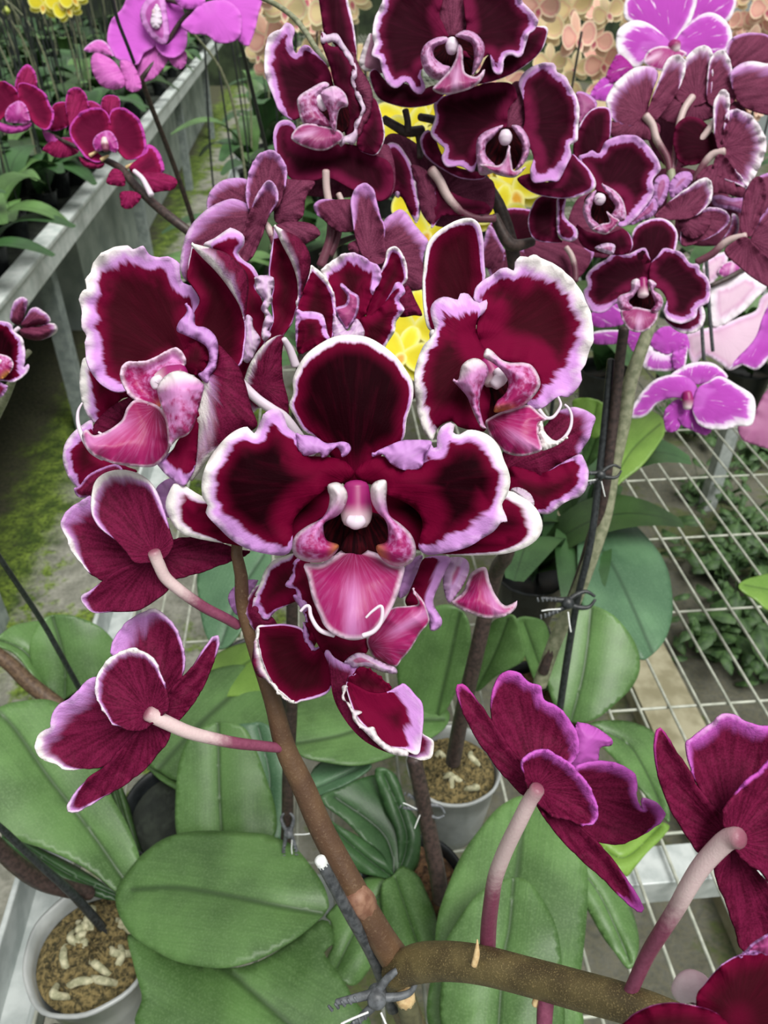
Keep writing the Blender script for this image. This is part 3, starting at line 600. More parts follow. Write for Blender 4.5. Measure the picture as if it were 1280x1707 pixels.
f.stalk([(685,430),(705,480),(735,540),(790,590),(850,635),(920,680),(1000,720),(1057,753)], (29,22), (.266,.2745), front=.005)
f.done()
f = Flower(hero, 'lower of the two flowers seen from behind on the left', 'I', (665,1140), .268, 'hero', layer=2.6)
f.part('petal', [(500,880,70,.1),(500,840,80,.1),(530,780,84,.1),(580,730,80,.1),(630,700,60,.3),(690,685,30,.7),(740,720,14,.3),(785,780,10),(810,850,8),(818,920,8),(805,980,0),(770,1060),(720,1090),(660,960),(600,900),(540,890)], 'back', d=(0,6), b=-4, tip=(640,690))
f.part('sepal', [(720,1150,0),(740,1080),(790,1010),(850,950),(910,860,4),(955,800,12,.3),(970,830,10),(950,900,0),(920,980),(880,1060),(830,1130),(790,1172),(740,1190)], 'back', d=(-2,6), b=-3)
f.part('petal', [(225,1210,50,.2),(230,1160,66,.2),(260,1110,72,.1),(310,1080,72,.1),(345,1050,66,.1),(375,1010,60,.1),(435,988,20,.1),(480,1080,0),(540,1180),(620,1180),(660,1200),(610,1245),(580,1280),(520,1330),(460,1377),(380,1390),(290,1393,16,.8),(250,1370,24,.9),(190,1350,50,1),(160,1310,60,1),(165,1250,60,1),(200,1220,56,.6)], 'back', d=(-2,4), b=-4, tip=(180,1290))
f.part('sepal', [(300,1570,26,.7),(330,1510,10,.2),(390,1440,0),(460,1390),(510,1340),(560,1280),(610,1230),(660,1180),(745,1190),(745,1260),(700,1320),(650,1380),(580,1440),(500,1490),(430,1530,4),(360,1572,12,.4),(320,1582,22,.6)], 'back', d=(-3,2), b=-3)
f.part('sepal', [(425,1040,24,.5),(438,965,26,.7),(480,910,28,.8),(540,870,28,.8),(600,859,28,.9),(650,880,20,.8),(690,920,14,.6),(712,970,10,.4),(735,1040,0),(748,1110),(720,1150),(670,1190),(640,1212),(590,1222),(540,1202),(496,1187,8,.4),(470,1142,10,.6),(437,1092,14,.6)], 'back', d=(-5,0), b=-4, tip=(540,865))
f.stalk([(660,1145),(740,1185),(830,1225),(920,1250),(1040,1275),(1140,1287),(1246,1298)], (34,22), (.262,.2808), front=.005)
f.done()

# ---- bottom right flowers seen from behind
f = Flower(hero, 'flower seen from behind under the right stems, lip showing', 'N', (250,230), .245, 'hback', layer=2.6)
f.part('lip', [(530,1100),(545,940),(570,925),(620,940),(682,983),(684,1012),(642,1022),(632,1072),(590,1100)], 'light', F='K', w=60, wh=.05, d=(4,8))
f.part('petal', [(290,1100,0),(240,960),(228,880),(230,830,6,-.3),(250,760,22,-.3),(290,733,30,-.2),(330,740,30,-.1),(370,775,32,-.1),(410,790,36,.2),(425,840,34,0),(480,870,36,0),(530,930,36,-.1),(552,980,34,-.1),(553,1050,24,.2),(520,1082,10),(470,1070,0),(400,1100),(360,1140)], 'back', F='K', d=(0,5), b=-5, tip=(400,760))
f.part('sepal', [(95,800,12,-.4),(115,783,14,-.4),(145,810,4,-.4),(190,870,0),(230,930),(300,1030),(370,1100),(420,1170),(390,1220),(340,1190),(290,1140),(240,1080),(170,980),(120,880)], 'back', F='K', d=(-2,6), b=-2, w=0)
f.part('petal', [(425,150,14,.1),(470,125,26,0),(540,115,34,-.1),(600,125,36,-.1),(650,145,36,0),(685,170,34,0),(698,210,30,.1),(692,270,28,.1),(728,330,10,.3),(722,282,18,.3),(790,305,36,.2),(815,335,40,.2),(820,360,36,.2),(780,400,10,.1),(720,442,0),(660,467),(600,480),(540,472),(490,445),(400,400),(300,300),(400,250)], 'back', d=(-1,4), b=-4, tip=(760,330))
f.part('sepal', [(230,250),(330,320),(400,360),(450,415),(490,450),(540,500),(590,560),(640,630,4,-.4),(680,690,14,-.3),(722,768,40,0),(700,774,30,-.2),(660,742,14,-.3),(600,682,0),(530,612),(460,552),(390,482),(320,400),(260,310)], 'back', d=(-2,2), b=-3, w=0)
f.part('sepal', [(190,115,6,.2),(240,75,20,.1),(290,65,26,.1),(340,90,28,0),(400,130,30,-.1),(450,185,30,-.1),(490,240,30,-.1),(515,310,28,0),(518,360,22,.1),(495,390,8,.2),(440,387,0),(380,365),(320,350),(265,300),(220,240),(200,170)], 'back', d=(-4,0), b=-5, tip=(500,330))
f.stalk([(255,235),(215,300),(170,390),(130,470),(95,550),(65,640),(50,740),(38,850),(32,1000)], (34,36), (.242,.2785), front=.005)
f.done()
f = Flower(hero, 'flower seen from behind at the far right edge', 'N', (1120,470), .215, 'hback', layer=2.6)
f.part('petal', [(920,40,30,.2),(950,10,44,.2),(985,-20,50,.3),(1040,-60,54,.4),(1080,-92,54,.4),(1130,-92,54,.3),(1180,-60,54,.2),(1240,-40,50,.1),(1310,-30,40,.1),(1320,150,0),(1250,260),(1170,380),(1110,440),(1040,320),(970,215),(940,140,10)], 'back', d=(0,6), b=-5, tip=(1120,-90))
f.part('sepal', [(780,60,6,-.5),(795,-34,10,-.5),(820,-10,4),(860,60,0),(910,130),(960,220),(1010,290),(1060,345),(1110,400),(1130,460),(1060,500),(990,533),(940,465),(880,375),(840,295),(800,185)], 'back', d=(-1,4), b=-3, w=0)
f.part('sepal', [(1050,575),(1110,520),(1160,500),(1200,560),(1240,620),(1300,700),(1330,900),(1320,1000),(1180,960),(1140,865),(1100,745),(1062,655)], 'back', d=(-1,3), b=-3, w=0)
f.part('petal', [(1085,345,0),(1130,272),(1180,212,10,-.2),(1240,165,14,-.2),(1330,130,14,-.2),(1340,640,0),(1240,590),(1190,560),(1150,520),(1100,440)], 'back', d=(-2,2), b=-4, w=0)
f.stalk([(1150,455),(1110,455),(1050,505),(980,585),(920,680),(870,770),(800,880),(740,980),(662,1150)], (48,30), (.212,.2335), front=.005)
f.done()
f = Flower(hero, 'dark flower cut off by the bottom right corner', 'N', (1150,1250), .175, 'crim')
f.part('petal', [(960,1180),(1000,1100,4),(1070,1020,6,.1),(1150,972,8,.2),(1220,960,14,.4),(1340,955,16,.5),(1360,1420,0),(1000,1420)], 'front', w=0, b=4, d=(0,4))
f.part('petal', [(620,1310),(660,1255,6,-.4),(690,1230,6,-.4),(770,1195,6,-.4),(860,1184,6,-.4),(950,1198,5,-.4),(1040,1225,4,-.4),(1110,1290,0),(1150,1420),(650,1450)], 'front', w=0, b=5, d=(-4,-2))
f.part('petal', [(1160,990),(1190,940),(1240,900),(1340,860),(1340,1000),(1220,965)], 'light', w=10, wh=-.2, d=(6,6))
f.done()
bd = Flower(hero, 'pale pink bud at the bottom right', 'N', (940,1130), .195, 'hero')
bd.blob('bud', [(880,1150),(920,1120),(960,1120),(1010,1170)], [40,62,70,50], kind='bud'); bd.done()

# ---- spikes
pxtube('flower_spike', hero, 'X', [(770,540),(730,620),(630,700),(530,765),(430,850),(395,905),(402,960),(405,1010),(425,1080),(455,1170),(475,1245),(505,1310),(540,1390),(600,1500),(640,1570),(672,1618)], [5,6,7,8,8,9,11,12,13,15,18,20,21,22,24,27], [.315,.305,.297,.292,.276,.264,.2665,.271,.2755,.279,.283,.286,.289,.292,.296,.30], MAT['stem_main'])
pxtube('flower_stalk', hero, 'X', [(592,770),(585,750),(565,738)], [8,7,7], [.262,.278,.294], material('hero','pedicel'))
pxtube('flower_stalk', hero, 'X', [(815,620),(780,625),(725,622)], [8,7,7], [.279,.295,.305], material('hero','pedicel'))
pxtube('flower_spike', hero, 'X', [(655,1625),(690,1607),(740,1602),(800,1608),(880,1628),(960,1650),(1040,1672),(1120,1700),(1200,1740)], [24,30,30,30,30,31,31,30,28], [.296,.29,.28,.27,.258,.246,.235,.225,.215], MAT['stem_speckle'], 14)
pxtube('flower_spike', hero, 'X', [(660,1612),(668,1660),(690,1720),(720,1800),(735,1900)], [24,24,24,24,24], [.297,.32,.36,.43,.50], MAT['stem_speckle'])
pxtube('node_ring', hero, 'X', [(592,1490),(600,1502),(608,1514)], [22,25.5,23], (.289,.293), MAT['node'])
pxtube('bract', hero, 'N', [(245,1195),(255,1150),(262,1085)], [16,14,2], .253, MAT['bamboo'])
pxtube('bract', hero, 'M', [(1040,1020),(1052,970),(1055,905)], [14,14,3], .262, MAT['bamboo'])
pxtube('flower_stalk', hero, 'N', [(278,1500),(280,1400),(285,1300),(290,1210),(300,1155)], [30,32,34,36,34], (.25,.252), material('hero','pedicel'))
# ================================================================ second orchid: the plum cluster above
sb_ = at_z(800, 1215, BENCH+.10)
second = thing('potted_orchid', 'plum orchid whose blooms crowd above and behind the largest flower, darker pink edges', 'orchid', (sb_[0], sb_[1], BENCH))
f = Flower(second, 'top flower seen half from the side', 'B', (440, 420), .40, 'plum')
f.part('sepal', [(150,600,16,.2),(165,550,22,.4),(210,533,24,.4),(250,570,10,.2),(240,630,0),(370,665),(440,640),(520,650),(600,690),(660,720),(680,800),(660,870),(600,890),(500,840),(400,790),(320,800),(240,800),(180,722),(155,660,10,.1)], 'front', d=(0,-6), b=-4)
f.part('sepal', [(180,820),(260,790),(380,790),(500,720),(640,640),(680,700),(690,820),(650,890),(560,870),(440,880),(300,870),(200,850)], 'back', w=0, d=(4,4), lift=-6)
f.part('petal', [(180,495,24,.2),(150,430,34,.3),(115,340,44,.7),(110,240,50,.8),(130,160,50,.8),(180,130,44,.6),(205,100,40,.3),(240,125,36,.3),(230,190,30,.2),(250,237,28,.2),(285,200,22,.2),(340,240,10),(390,300,0),(410,370),(440,450),(400,520),(330,480),(240,530)], 'front', d=(3,2), b=-4, tip=(120,240), ruf=(1.3,8))
f.part('sepal', [(350,0,4,.2),(345,-40,4),(420,-80),(470,-30,10,.8),(485,20,14,.9),(500,80,14,.9),(515,180,10,.9),(515,260,0),(480,300),(420,200),(375,150),(362,80)], 'front', d=(2,4), b=3, tip=(400,-60))
f.part('petal', [(360,185,0),(365,145),(395,200),(450,215),(495,280),(510,380),(530,440),(555,490),(515,550),(520,600),(480,620),(460,560),(465,450),(420,380),(400,300)], 'front', d=(0,-3), b=3, w=0)
f.more([(500,230,0),(540,310),(580,380),(592,450),(575,520),(540,590),(520,625),(515,600),(520,540),(556,490),(530,430),(510,380),(498,290)], 'back', lift=1, w=0)
f.more([(358,185),(365,140),(385,155),(430,148),(462,195),(505,260),(520,330),(522,390),(542,440),(562,492),(540,520),(524,560),(525,610),(500,645),(470,632),(445,652),(442,615),(480,600),(508,580),(508,545),(545,490),(520,440),(500,380),(492,300),(455,225),(420,188),(385,195)], 'light', w=40, wh=.6, lift=2.5, ruf=(1.5,10), b=1)
f.part('sepal', [(580,440),(600,440,0),(620,480,4,1),(640,560,6,1),(642,620,6,1),(612,683,6,1),(572,687,4,.4),(520,655),(530,590),(570,520)], 'front', d=(2,0), b=3)
f.part('throat', [(330,440),(400,400),(470,450),(480,560),(420,590),(350,540)], 'throat', ruf=(0,1), b=-2)
f.part('lip', [(230,620),(250,570),(300,548),(370,560),(440,580),(462,610),(440,635),(380,668),(310,662)], 'lip', w=10, base=(400,560), tip=(240,620), d=(-2,-8), b=4)
f.part('side_lobe', [(255,470,14,.3),(260,430,16,.3),(300,400,16,.4),(370,364,14,.8),(397,380,6,.9),(362,420,0,.4),(350,470,0,.1),(380,520,0,.1),(412,560,0,.1),(330,562,8,0),(280,550,10,.1)], 'lobe', base=(390,560), b=4, d=(-1,-4))
f.part('side_lobe', [(358,420,0,.7),(390,390,0,.9),(430,384,0,.9),(470,420,10,.7),(480,470,10,.4),(445,485,6,.2),(432,530,6,.4),(426,585,6,.6),(405,562,0,.3),(392,500,0,.1)], 'lobe', base=(420,580), b=5, d=(-1,-5), lift=2)
f.blob('column', [(340,420),(355,455),(375,480)], [16,24,18], lift=1, kind='tendril')
f.done()
f = Flower(second, 'topmost flower, cut by the upper picture edge', 'B', (940, 190), .42, 'plum')
f.part('sepal', [(575,335,5,.7),(605,308,5,.7),(660,370,0),(730,370),(800,400),(860,380),(930,400),(905,425,4,.6),(860,462,5,.7),(760,479,5,.7),(680,466,5,.7),(610,430,5,.7)], 'front', d=(2,4), b=3, w=4)
f.part('sepal', [(1020,350,0),(1060,320),(1110,240),(1200,230),(1280,130),(1340,115,10,.9),(1366,122,12,.9),(1368,150,10,.9),(1342,220,5,.7),(1282,282,5,.7),(1180,342,4,.6),(1062,374,4,.6)], 'front', d=(2,4), b=3)
f.part('sepal', [(560,180,14,1),(585,150,0),(640,240),(640,320),(590,320,8,.7),(545,310,14,1),(530,270,20,1)], 'light', w=60, wh=.9, d=(3,6), lift=-3)
f.part('sepal', [(885,110),(880,40),(900,-40),(990,-40),(1010,60),(1005,140),(960,190),(920,180)], 'back', w=0, d=(2,4), lift=0)
f.part('petal', [(590,160,36,.9),(600,80,36,.9),(630,20,34,.6),(660,-40,30,.4),(800,-90,20),(900,-40,0),(885,60),(905,110),(930,190),(900,260),(830,290),(812,300),(802,332,10,.2),(822,382,18,.2),(806,416,20,.2),(775,405,22,.2),(738,360,26,.2),(700,388,30,.2),(660,372,30,.2),(632,312,28,.3),(622,262,26,.3),(586,242,30,.5),(598,195,34,.8)], 'front', d=(0,-2), b=-5, ruf=(1.2,11), tip=(600,100))
f.part('petal', [(1000,-40,0),(1100,-90),(1230,-40,20,.4),(1250,0,30,.4),(1287,40,36,.5),(1322,90,40,.4),(1310,130,36,.3),(1282,150,28,.4),(1270,190,26,.4),(1248,252,22,.4),(1210,240,22,.4),(1187,245,22,.4),(1170,272,24,.4),(1166,315,26,.4),(1147,328,26,.3),(1122,305,20,.3),(1110,240,0),(1060,260),(980,240),(950,190),(1005,130),(1000,50)], 'front', d=(0,-2), b=-5, ruf=(1.2,11), tip=(1310,90))
f.part('throat', [(850,230),(930,160),(1010,170),(1050,230),(1040,320),(960,340),(880,310)], 'throat', ruf=(0,1), b=-2)
f.part('side_lobe', [(803,250,0,.3),(820,200,0,.4),(870,168,0,.8),(918,164,0,.9),(920,188,0,.8),(870,210,0,.3),(862,250,0,.4),(900,285,0,.7),(935,300,0,.8),(912,352,10,.4),(860,352,10,.2),(818,312,10,.2)], 'lobe', base=(930,340), b=6, d=(-2,-6), lift=1)
f.part('side_lobe', [(958,155,0,.9),(1000,134,0,.8),(1050,150,0,.6),(1086,200,0,.4),(1080,260,0,.4),(1052,312,0,.7),(1030,335,0,.8),(1040,250,0,.2),(1030,200,0,.2),(1000,178,0,.5),(965,166,0,.8)], 'lobe', base=(1030,330), b=6, d=(-2,-6), lift=1)
f.part('lip', [(856,395),(885,360),(930,312),(960,255),(968,198),(988,215),(994,290),(1004,325),(1050,340),(1088,308),(1076,352),(1030,392),(970,412),(920,422),(880,415)], 'lip', base=(970,220), tip=(960,410), w=12, d=(-6,-9), b=5)
f.blob('column', [(940,180),(942,205),(940,228)], [22,30,22], lift=3, kind='tendril')
f.done()
f = Flower(second, 'round plum flower below the topmost one', 'B', (1180, 570), .44, 'plum')
f.part('sepal', [(800,620,14,.5),(830,578,14,.5),(862,600,0),(900,690),(960,740),(1040,760),(1090,770),(1075,797,6,.3),(980,793,6,.3),(880,742,8,.4),(820,690,10,.5)], 'front', d=(2,4), b=3)
f.part('sepal', [(165,795,0),(230,770),(240,800),(340,800),(400,690),(440,708,10,.4),(490,760,16,.6),(516,820,22,.7),(482,860,20,.7),(400,882,8,.6),(300,876,5,.5),(220,850,5,.4)], 'front', F='C', d=(2,4), b=3)
f.part('sepal', [(95,540),(105,440),(150,365),(190,375),(205,450),(210,560),(160,590),(110,580)], 'back', F='C', w=0, d=(2,4), lift=0)
f.part('petal', [(870,520,16,.5),(865,460,14,.4),(910,425,8),(1000,400,0),(1100,370),(1200,370),(1230,430),(1190,490),(1180,570),(1100,620),(1060,690),(1045,742,8,.2),(1030,762,20,.2),(980,737,26,.2),(920,737,28,.3),(898,700,24,.3),(910,660,20,.3),(880,630,18,.4),(848,590,20,.6)], 'front', d=(0,-2), b=-4, ruf=(1.1,9))
f.part('petal', [(175,370,28,.3),(200,320,36,.4),(260,285,40,.4),(330,284,40,.5),(342,320,36,.4),(380,340,32,.4),(400,385,28,.4),(425,420,24,.6),(440,480,22,.8),(436,560,20,.8),(430,622,20,.7),(398,642,24,.4),(405,690,28,.2),(380,740,38,.2),(350,802,44,.2),(315,800,44,.2),(238,808,36,.2),(225,760,28,.3),(240,700,0),(220,650),(180,610),(200,540),(195,450)], 'front', F='C', d=(0,-2), b=-4, ruf=(1.1,10))
f.part('throat', [(20,640),(90,570),(170,580),(190,660),(150,750),(60,760)], 'throat', F='C', ruf=(0,1), b=-2)
f.part('side_lobe', [(1050,640,0,.5),(1080,590,0,.7),(1168,556,0,.9),(1130,605,0,.3),(1095,645,0,.3),(1095,690,0,.4),(1140,742,0,.6),(1120,770,8,.6),(1070,778,8,.7),(1056,740,8,.6)], 'lobe', base=(1130,760), b=5, d=(-2,-4), lift=1)
f.part('side_lobe', [(140,558,0,.9),(180,562,0,.8),(218,620,0,.6),(218,680,0,.5),(190,735,0,.6),(155,758,0,.7),(185,690,0,.2),(183,635,0,.2),(158,590,0,.5)], 'lobe', F='C', base=(150,750), b=5, d=(-2,-4), lift=1)
f.part('lip', [(0,735),(30,728),(80,735),(110,705),(128,645),(140,715),(152,758),(205,742),(155,788),(90,782),(40,760)], 'lip', F='C', base=(125,660), tip=(100,780), w=10, d=(-4,-7), b=4)
f.blob('column', [(112,590),(113,612),(112,632)], [24,31,24], F='C', lift=3, kind='tendril')
f.done()
f = Flower(second, 'flower beside the round one, its left half hidden', 'C', (540, 880), .46, 'plum')
f.part('sepal', [(425,415,6,.2),(470,412,8,.2),(520,455,10,.2),(500,500,0),(440,560),(425,500)], 'light', w=60, wh=-.2, d=(4,8))
f.part('sepal', [(415,640,0),(440,560,8,.7),(480,500,8,.7),(530,474,8,.7),(578,488,10,.4),(584,560,10,.4),(570,630,0),(530,700),(470,720),(420,700)], 'front', d=(2,4), b=3)
f.part('petal', [(440,700,14,.2),(480,680,20,.2),(500,668,22,.2),(530,682,22,.2),(560,630,30,.2),(620,603,34,.2),(690,603,36,.2),(740,640,34,.3),(780,690,34,.4),(802,750,34,.4),(768,800,30,.3),(770,860,30,.3),(722,932,36,.3),(650,1002,36,.3),(608,988,20,.2),(640,910,0),(610,870),(540,880),(500,810),(470,750)], 'front', d=(0,0), b=-4, ruf=(1.1,9), tip=(800,740))
f.part('sepal', [(650,990),(720,930),(770,880,10,.2),(790,920,16,.1),(770,960,16,.1),(720,980,10,.1),(680,1000)], 'light', w=50, wh=.1, d=(2,4), lift=-2)
f.part('throat', [(470,880),(530,850),(600,900),(590,980),(520,1000),(475,960)], 'throat', ruf=(0,1), b=-2)
f.part('side_lobe', [(458,950,0,.5),(470,885,0,.7),(516,845,0,.8),(502,900,0,.3),(494,960,0,.3),(532,1000,0,.5),(562,1032,0,.6),(500,1026,8,.4)], 'lobe', b=4, d=(-2,-4), base=(520,1000), lift=1)
f.part('side_lobe', [(540,818,0,.9),(600,848,8,.5),(637,895,8,.4),(650,960,8,.5),(630,985,0,.5),(580,965,0,.3),(600,920,0,.2),(570,870,0,.4)], 'lobe', b=4, d=(-2,-4), base=(560,970), lift=1)
f.part('lip', [(500,1020),(540,995),(575,985),(562,940),(590,960),(620,985),(572,1036),(540,1040)], 'lip', w=8, b=3, d=(-3,-5))
f.blob('column', [(520,872),(532,885),(530,900)], [18,26,20], lift=3, kind='tendril')
f.part('petal', [(213,1000,6,.6),(225,930,6,.6),(260,878,4,.5),(330,868,0),(345,930),(345,1040),(365,1075),(300,1078,6,.3),(240,1062,6,.5)], 'front', d=(4,4), lift=-6)
f.part('petal', [(340,930,14,.6),(345,880,10,.6),(382,876,6,.3),(378,960,16,.4),(432,1020,20,.5),(430,1062,22,.4),(390,1074,18,.4),(345,1040,14,.5)], 'front', d=(2,2), lift=-5)
f.part('petal', [(430,1000,0),(480,1030),(560,1040),(640,1020),(680,1080,8,.4),(650,1130),(560,1130),(480,1110),(440,1070)], 'front', d=(4,4), lift=-8)
f.part('petal', [(510,1100,16,.5),(560,1080,14,.5),(600,1090,10),(590,1130),(540,1120)], 'light', w=30, wh=.4, d=(2,2), lift=-7)
f.done()
f = Flower(second, 'dark flower facing sideways between the top blooms', 'B', (850, 900), .45, 'plum')
f.part('petal', [(640,620,0),(720,600),(900,720),(1000,780),(1120,800),(1130,900),(1100,960),(1000,1000),(900,1010),(840,980),(760,860),(650,760)], 'back', w=0, d=(6,6), lift=-4)
f.part('petal', [(650,780,16,.5),(645,700,20,.4),(655,640,22,.4),(700,640,24,.4),(740,690,20,.4),(765,740,20,.6),(785,830,22,.6),(802,930,18,.6),(785,990,20,.5),(755,950,0),(720,880),(680,860)], 'front', d=(0,-4), b=4)
f.more([(655,800),(665,770),(720,735),(755,730),(742,770),(700,790),(715,850),(705,880),(680,860)], 'light', w=30, wh=.4, lift=1)
f.part('petal', [(760,735),(830,760),(872,860),(872,960),(852,1002),(802,935),(785,830)], 'back', w=0, d=(0,-2))
f.part('petal', [(865,860,6,.4),(880,830,0),(1000,880),(1090,900),(1110,940),(1030,960),(960,960),(900,960),(850,1010,8,.5)], 'front', d=(2,2), b=2)
f.stalk([(850,755),(885,800),(920,870),(970,930),(1040,968),(1130,972)], (22,17), (.44,.45))
f.done()
# flowers seen from behind, left of the cluster
f = Flower(second, 'flower seen from behind left of the cluster', 'A', (1180, 960), .375, 'plum')
f.part('petal', [(922,930,20,.3),(925,870,30,.3),(960,820,36,.3),(1020,793,36,.2),(1100,800,20),(1130,870,0),(1080,930),(980,930)], 'back', d=(2,6))
f.part('petal', [(800,1190,30,.4),(815,1080,40,.4),(850,1000,46,.3),(920,930,50,.3),(1000,890,50,.2),(1050,885,44,.2),(1110,915,20,.2),(1140,960,0),(1120,1060),(1080,1140),(1000,1220),(900,1260),(830,1250)], 'back', d=(0,4), b=4)
f.part('petal', [(1230,860,0),(1260,800),(1330,800),(1400,810),(1360,880),(1346,960),(1290,1000),(1220,980)], 'back', w=0, d=(2,4))
f.part('sepal', [(1210,1010),(1280,985),(1370,990),(1415,1018),(1418,1050),(1350,1086),(1280,1085),(1200,1060)], 'back', w=0, d=(0,2))
f.part('sepal', [(1095,860,16,.2),(1110,760,20,.2),(1150,690,26,.2),(1200,668,30,.3),(1250,700,26,.2),(1272,760,16,.2),(1262,840,0),(1230,920),(1170,950),(1110,930)], 'back', d=(0,2), b=-4)
f.part('sepal', [(1060,1150,0),(1085,1030),(1120,930),(1150,860,14,.3),(1190,808,36,.3),(1222,830,30,.3),(1232,890,6),(1190,960,0),(1160,1050),(1110,1150)], 'back', d=(-2,2), b=-4)
f.stalk([(1165,985),(1190,1010),(1210,1050),(1230,1110)], (17,17), .37)
f.done()
f = Flower(second, 'flower seen from behind with long lilac-tipped sepal', 'P', (700, 660), .385, 'plum')
f.part('petal', [(330,330,30,.2),(380,290,20,.2),(480,290,0),(600,300),(640,420),(600,500),(480,500),(400,430),(350,390,20,.2)], 'back', d=(4,6))
f.part('petal', [(740,660,0),(770,520,20,.2),(800,430,50,.2),(860,380,66,.2),(910,355,70,.2),(960,390,66,.2),(1000,450,60,.3),(1050,510,60,.3),(1095,570,50,.2),(1070,650,30,.2),(1060,720,0),(1080,860),(1000,900),(900,860),(800,800)], 'back', d=(0,4), b=4)
f.part('petal', [(560,590,0),(640,560),(700,640),(720,700),(660,700),(580,650)], 'back', d=(0,2), w=0)
f.part('sepal', [(590,380,30,.2),(583,290,46,.2),(620,210,66,.2),(670,183,74,.2),(720,215,60,.2),(742,280,30,.2),(770,400,10,.1),(800,460,8),(800,560,0),(810,680),(760,720),(690,700),(640,620),(605,500)], 'back', d=(-2,2), b=-4)
f.done()
f = Flower(second, 'pink-lipped flower just above the largest one', 'P', (660, 1080), .345, 'crim')
f.part('sepal', [(930,880),(965,868),(1010,960),(1055,1060),(1000,1064),(900,1070),(880,960)], 'back', w=0, d=(4,4))
f.part('sepal', [(700,1000,0),(760,830),(808,720,14,.6),(830,630,30,.7),(880,613,34,.7),(920,660,26,.6),(946,740,24,.6),(948,820,20,.5),(912,865,10),(880,900,0),(830,960),(740,1080),(690,1090)], 'front', d=(2,2), b=-4)
f.part('petal', [(385,770,60,.8),(430,720,70,.8),(500,670,76,.6),(580,644,78,.5),(640,665,78,.2),(700,700,76,.2),(755,730,70,.2),(777,790,64,.2),(766,850,54,.2),(735,887,30,.2),(720,930,0),(690,1000),(650,1090),(560,1080),(460,1060),(420,950),(420,830,10)], 'front', d=(0,0), b=-4, ruf=(1.1,9))
f.part('petal', [(640,1090,0),(720,1050),(800,980),(850,900,14,.2),(878,845,36,.2),(916,848,44,.2),(942,910,44,.2),(902,960,36,.2),(936,1020,36,.4),(906,1070,32,.5),(880,1110,30,.7),(872,1170,28,.8),(815,1262,20,.8),(790,1320,0),(660,1320),(620,1200)], 'front', d=(0,-4), b=3, ruf=(1.3,9))
f.part('lip', [(468,1020),(540,988),(552,930),(508,870),(520,848),(580,900),(632,938),(632,1020),(602,1100),(552,1162),(508,1112)], 'light', w=14, wh=.3, d=(-2,-4), b=4)
f.part('side_lobe', [(465,1060),(510,1110),(560,1165),(615,1085),(668,1160),(655,1215),(560,1230),(465,1210)], 'light', w=50, wh=.5, d=(-2,-4), b=3)
f.part('sepal', [(225,1040,0),(260,900),(298,800,8,.8),(315,735,26,1),(350,755,34,1),(385,790,36,.9),(432,850,32,.8),(464,930,20,.5),(472,1020,14,.3),(468,1120,14,.3),(445,1215,0),(380,1230),(250,1150)], 'front', d=(0,0), b=-4, lift=2)
f.part('petal', [(212,1040,40,.3),(260,1036,46,.3),(330,1038,46,.3),(390,1058,44,.3),(412,1120,40,.3),(424,1180,40,.3),(440,1222,30,.3),(405,1250,20),(300,1300,0),(220,1300)], 'front', d=(-2,-2), ruf=(1.1,8))
f.done()
# lone round flower on the right
f = Flower(second, 'small round flower facing the camera at the right', 'H', (690, 220), .50, 'plum')
f.part('sepal', [(780,380,0),(850,400),(930,330),(962,320,20,.8),(976,380,30,.9),(942,440,34,.9),(880,455,26,.8),(820,430,12,.6)], 'front', d=(2,4), b=2)
f.part('sepal', [(640,1130,8,.6),(665,1070,10,.6),(690,1010,12,.6),(740,980,14,.6),(800,969,14,.6),(850,990,14,.7),(879,1040,14,.7),(872,1100,10,.5),(850,1150,0),(800,1210),(720,1200),(660,1170)], 'front', F='C', d=(2,4), b=4, tip=(790,970))
f.part('petal', [(702,80,6,.3),(685,40,16,.3),(645,48,18,.4),(602,70,18,.4),(540,58,18,.4),(502,90,18,.4),(450,120,18,.5),(400,172,20,.5),(408,220,22,.4),(388,248,24,.4),(400,300,30,.3),(432,347,34,.2),(490,346,34,.2),(550,300,14,.2),(610,250,0),(680,220),(715,170),(715,110)], 'front', d=(0,-2), b=-3, ruf=(.9,10))
f.part('petal', [(748,75,10,.3),(778,40,18,.3),(830,50,18,.4),(870,70,18,.4),(902,112,20,.4),(940,118,22,.4),(952,150,22,.4),(986,182,22,.5),(1001,240,24,.5),(990,300,26,.4),(942,328,30,.3),(930,372,32,.4),(868,404,34,.5),(805,388,32,.5),(775,352,22,.4),(790,290,0),(760,240),(710,210),(712,120)], 'front', d=(0,-2), b=-3, ruf=(.9,10))
f.part('throat', [(600,290),(640,250),(700,245),(740,280),(735,330),(680,345),(615,330)], 'throat', ruf=(0,1), b=-2)
f.part('lip', [(565,345),(630,325),(690,335),(740,345),(748,360),(732,402),(690,440),(635,447),(592,420)], 'lip', base=(670,310), tip=(650,445), w=12, d=(-2,-8), b=4)
f.part('side_lobe', [(548,300,8,.4),(560,270,8,.5),(612,248,6,.8),(618,200,0,1),(650,188,0,1),(664,220,0,.8),(630,270,0,.5),(605,300,0,.2),(632,332,0,.1),(600,352,8,.2),(560,335,8,.2)], 'lobe', base=(630,330), b=4, d=(-2,-5))
f.part('side_lobe', [(698,200,0,.9),(715,193,0,1),(740,215,0,.9),(726,242,0,.6),(762,270,6,.4),(772,312,8,.3),(742,352,8,.2),(712,342,0,.1),(732,308,0,.1),(715,262,0,.4)], 'lobe', base=(725,340), b=4, d=(-2,-5))
f.blob('column', [(672,190),(674,230),(675,268)], [20,26,26], lift=2)
f.done()
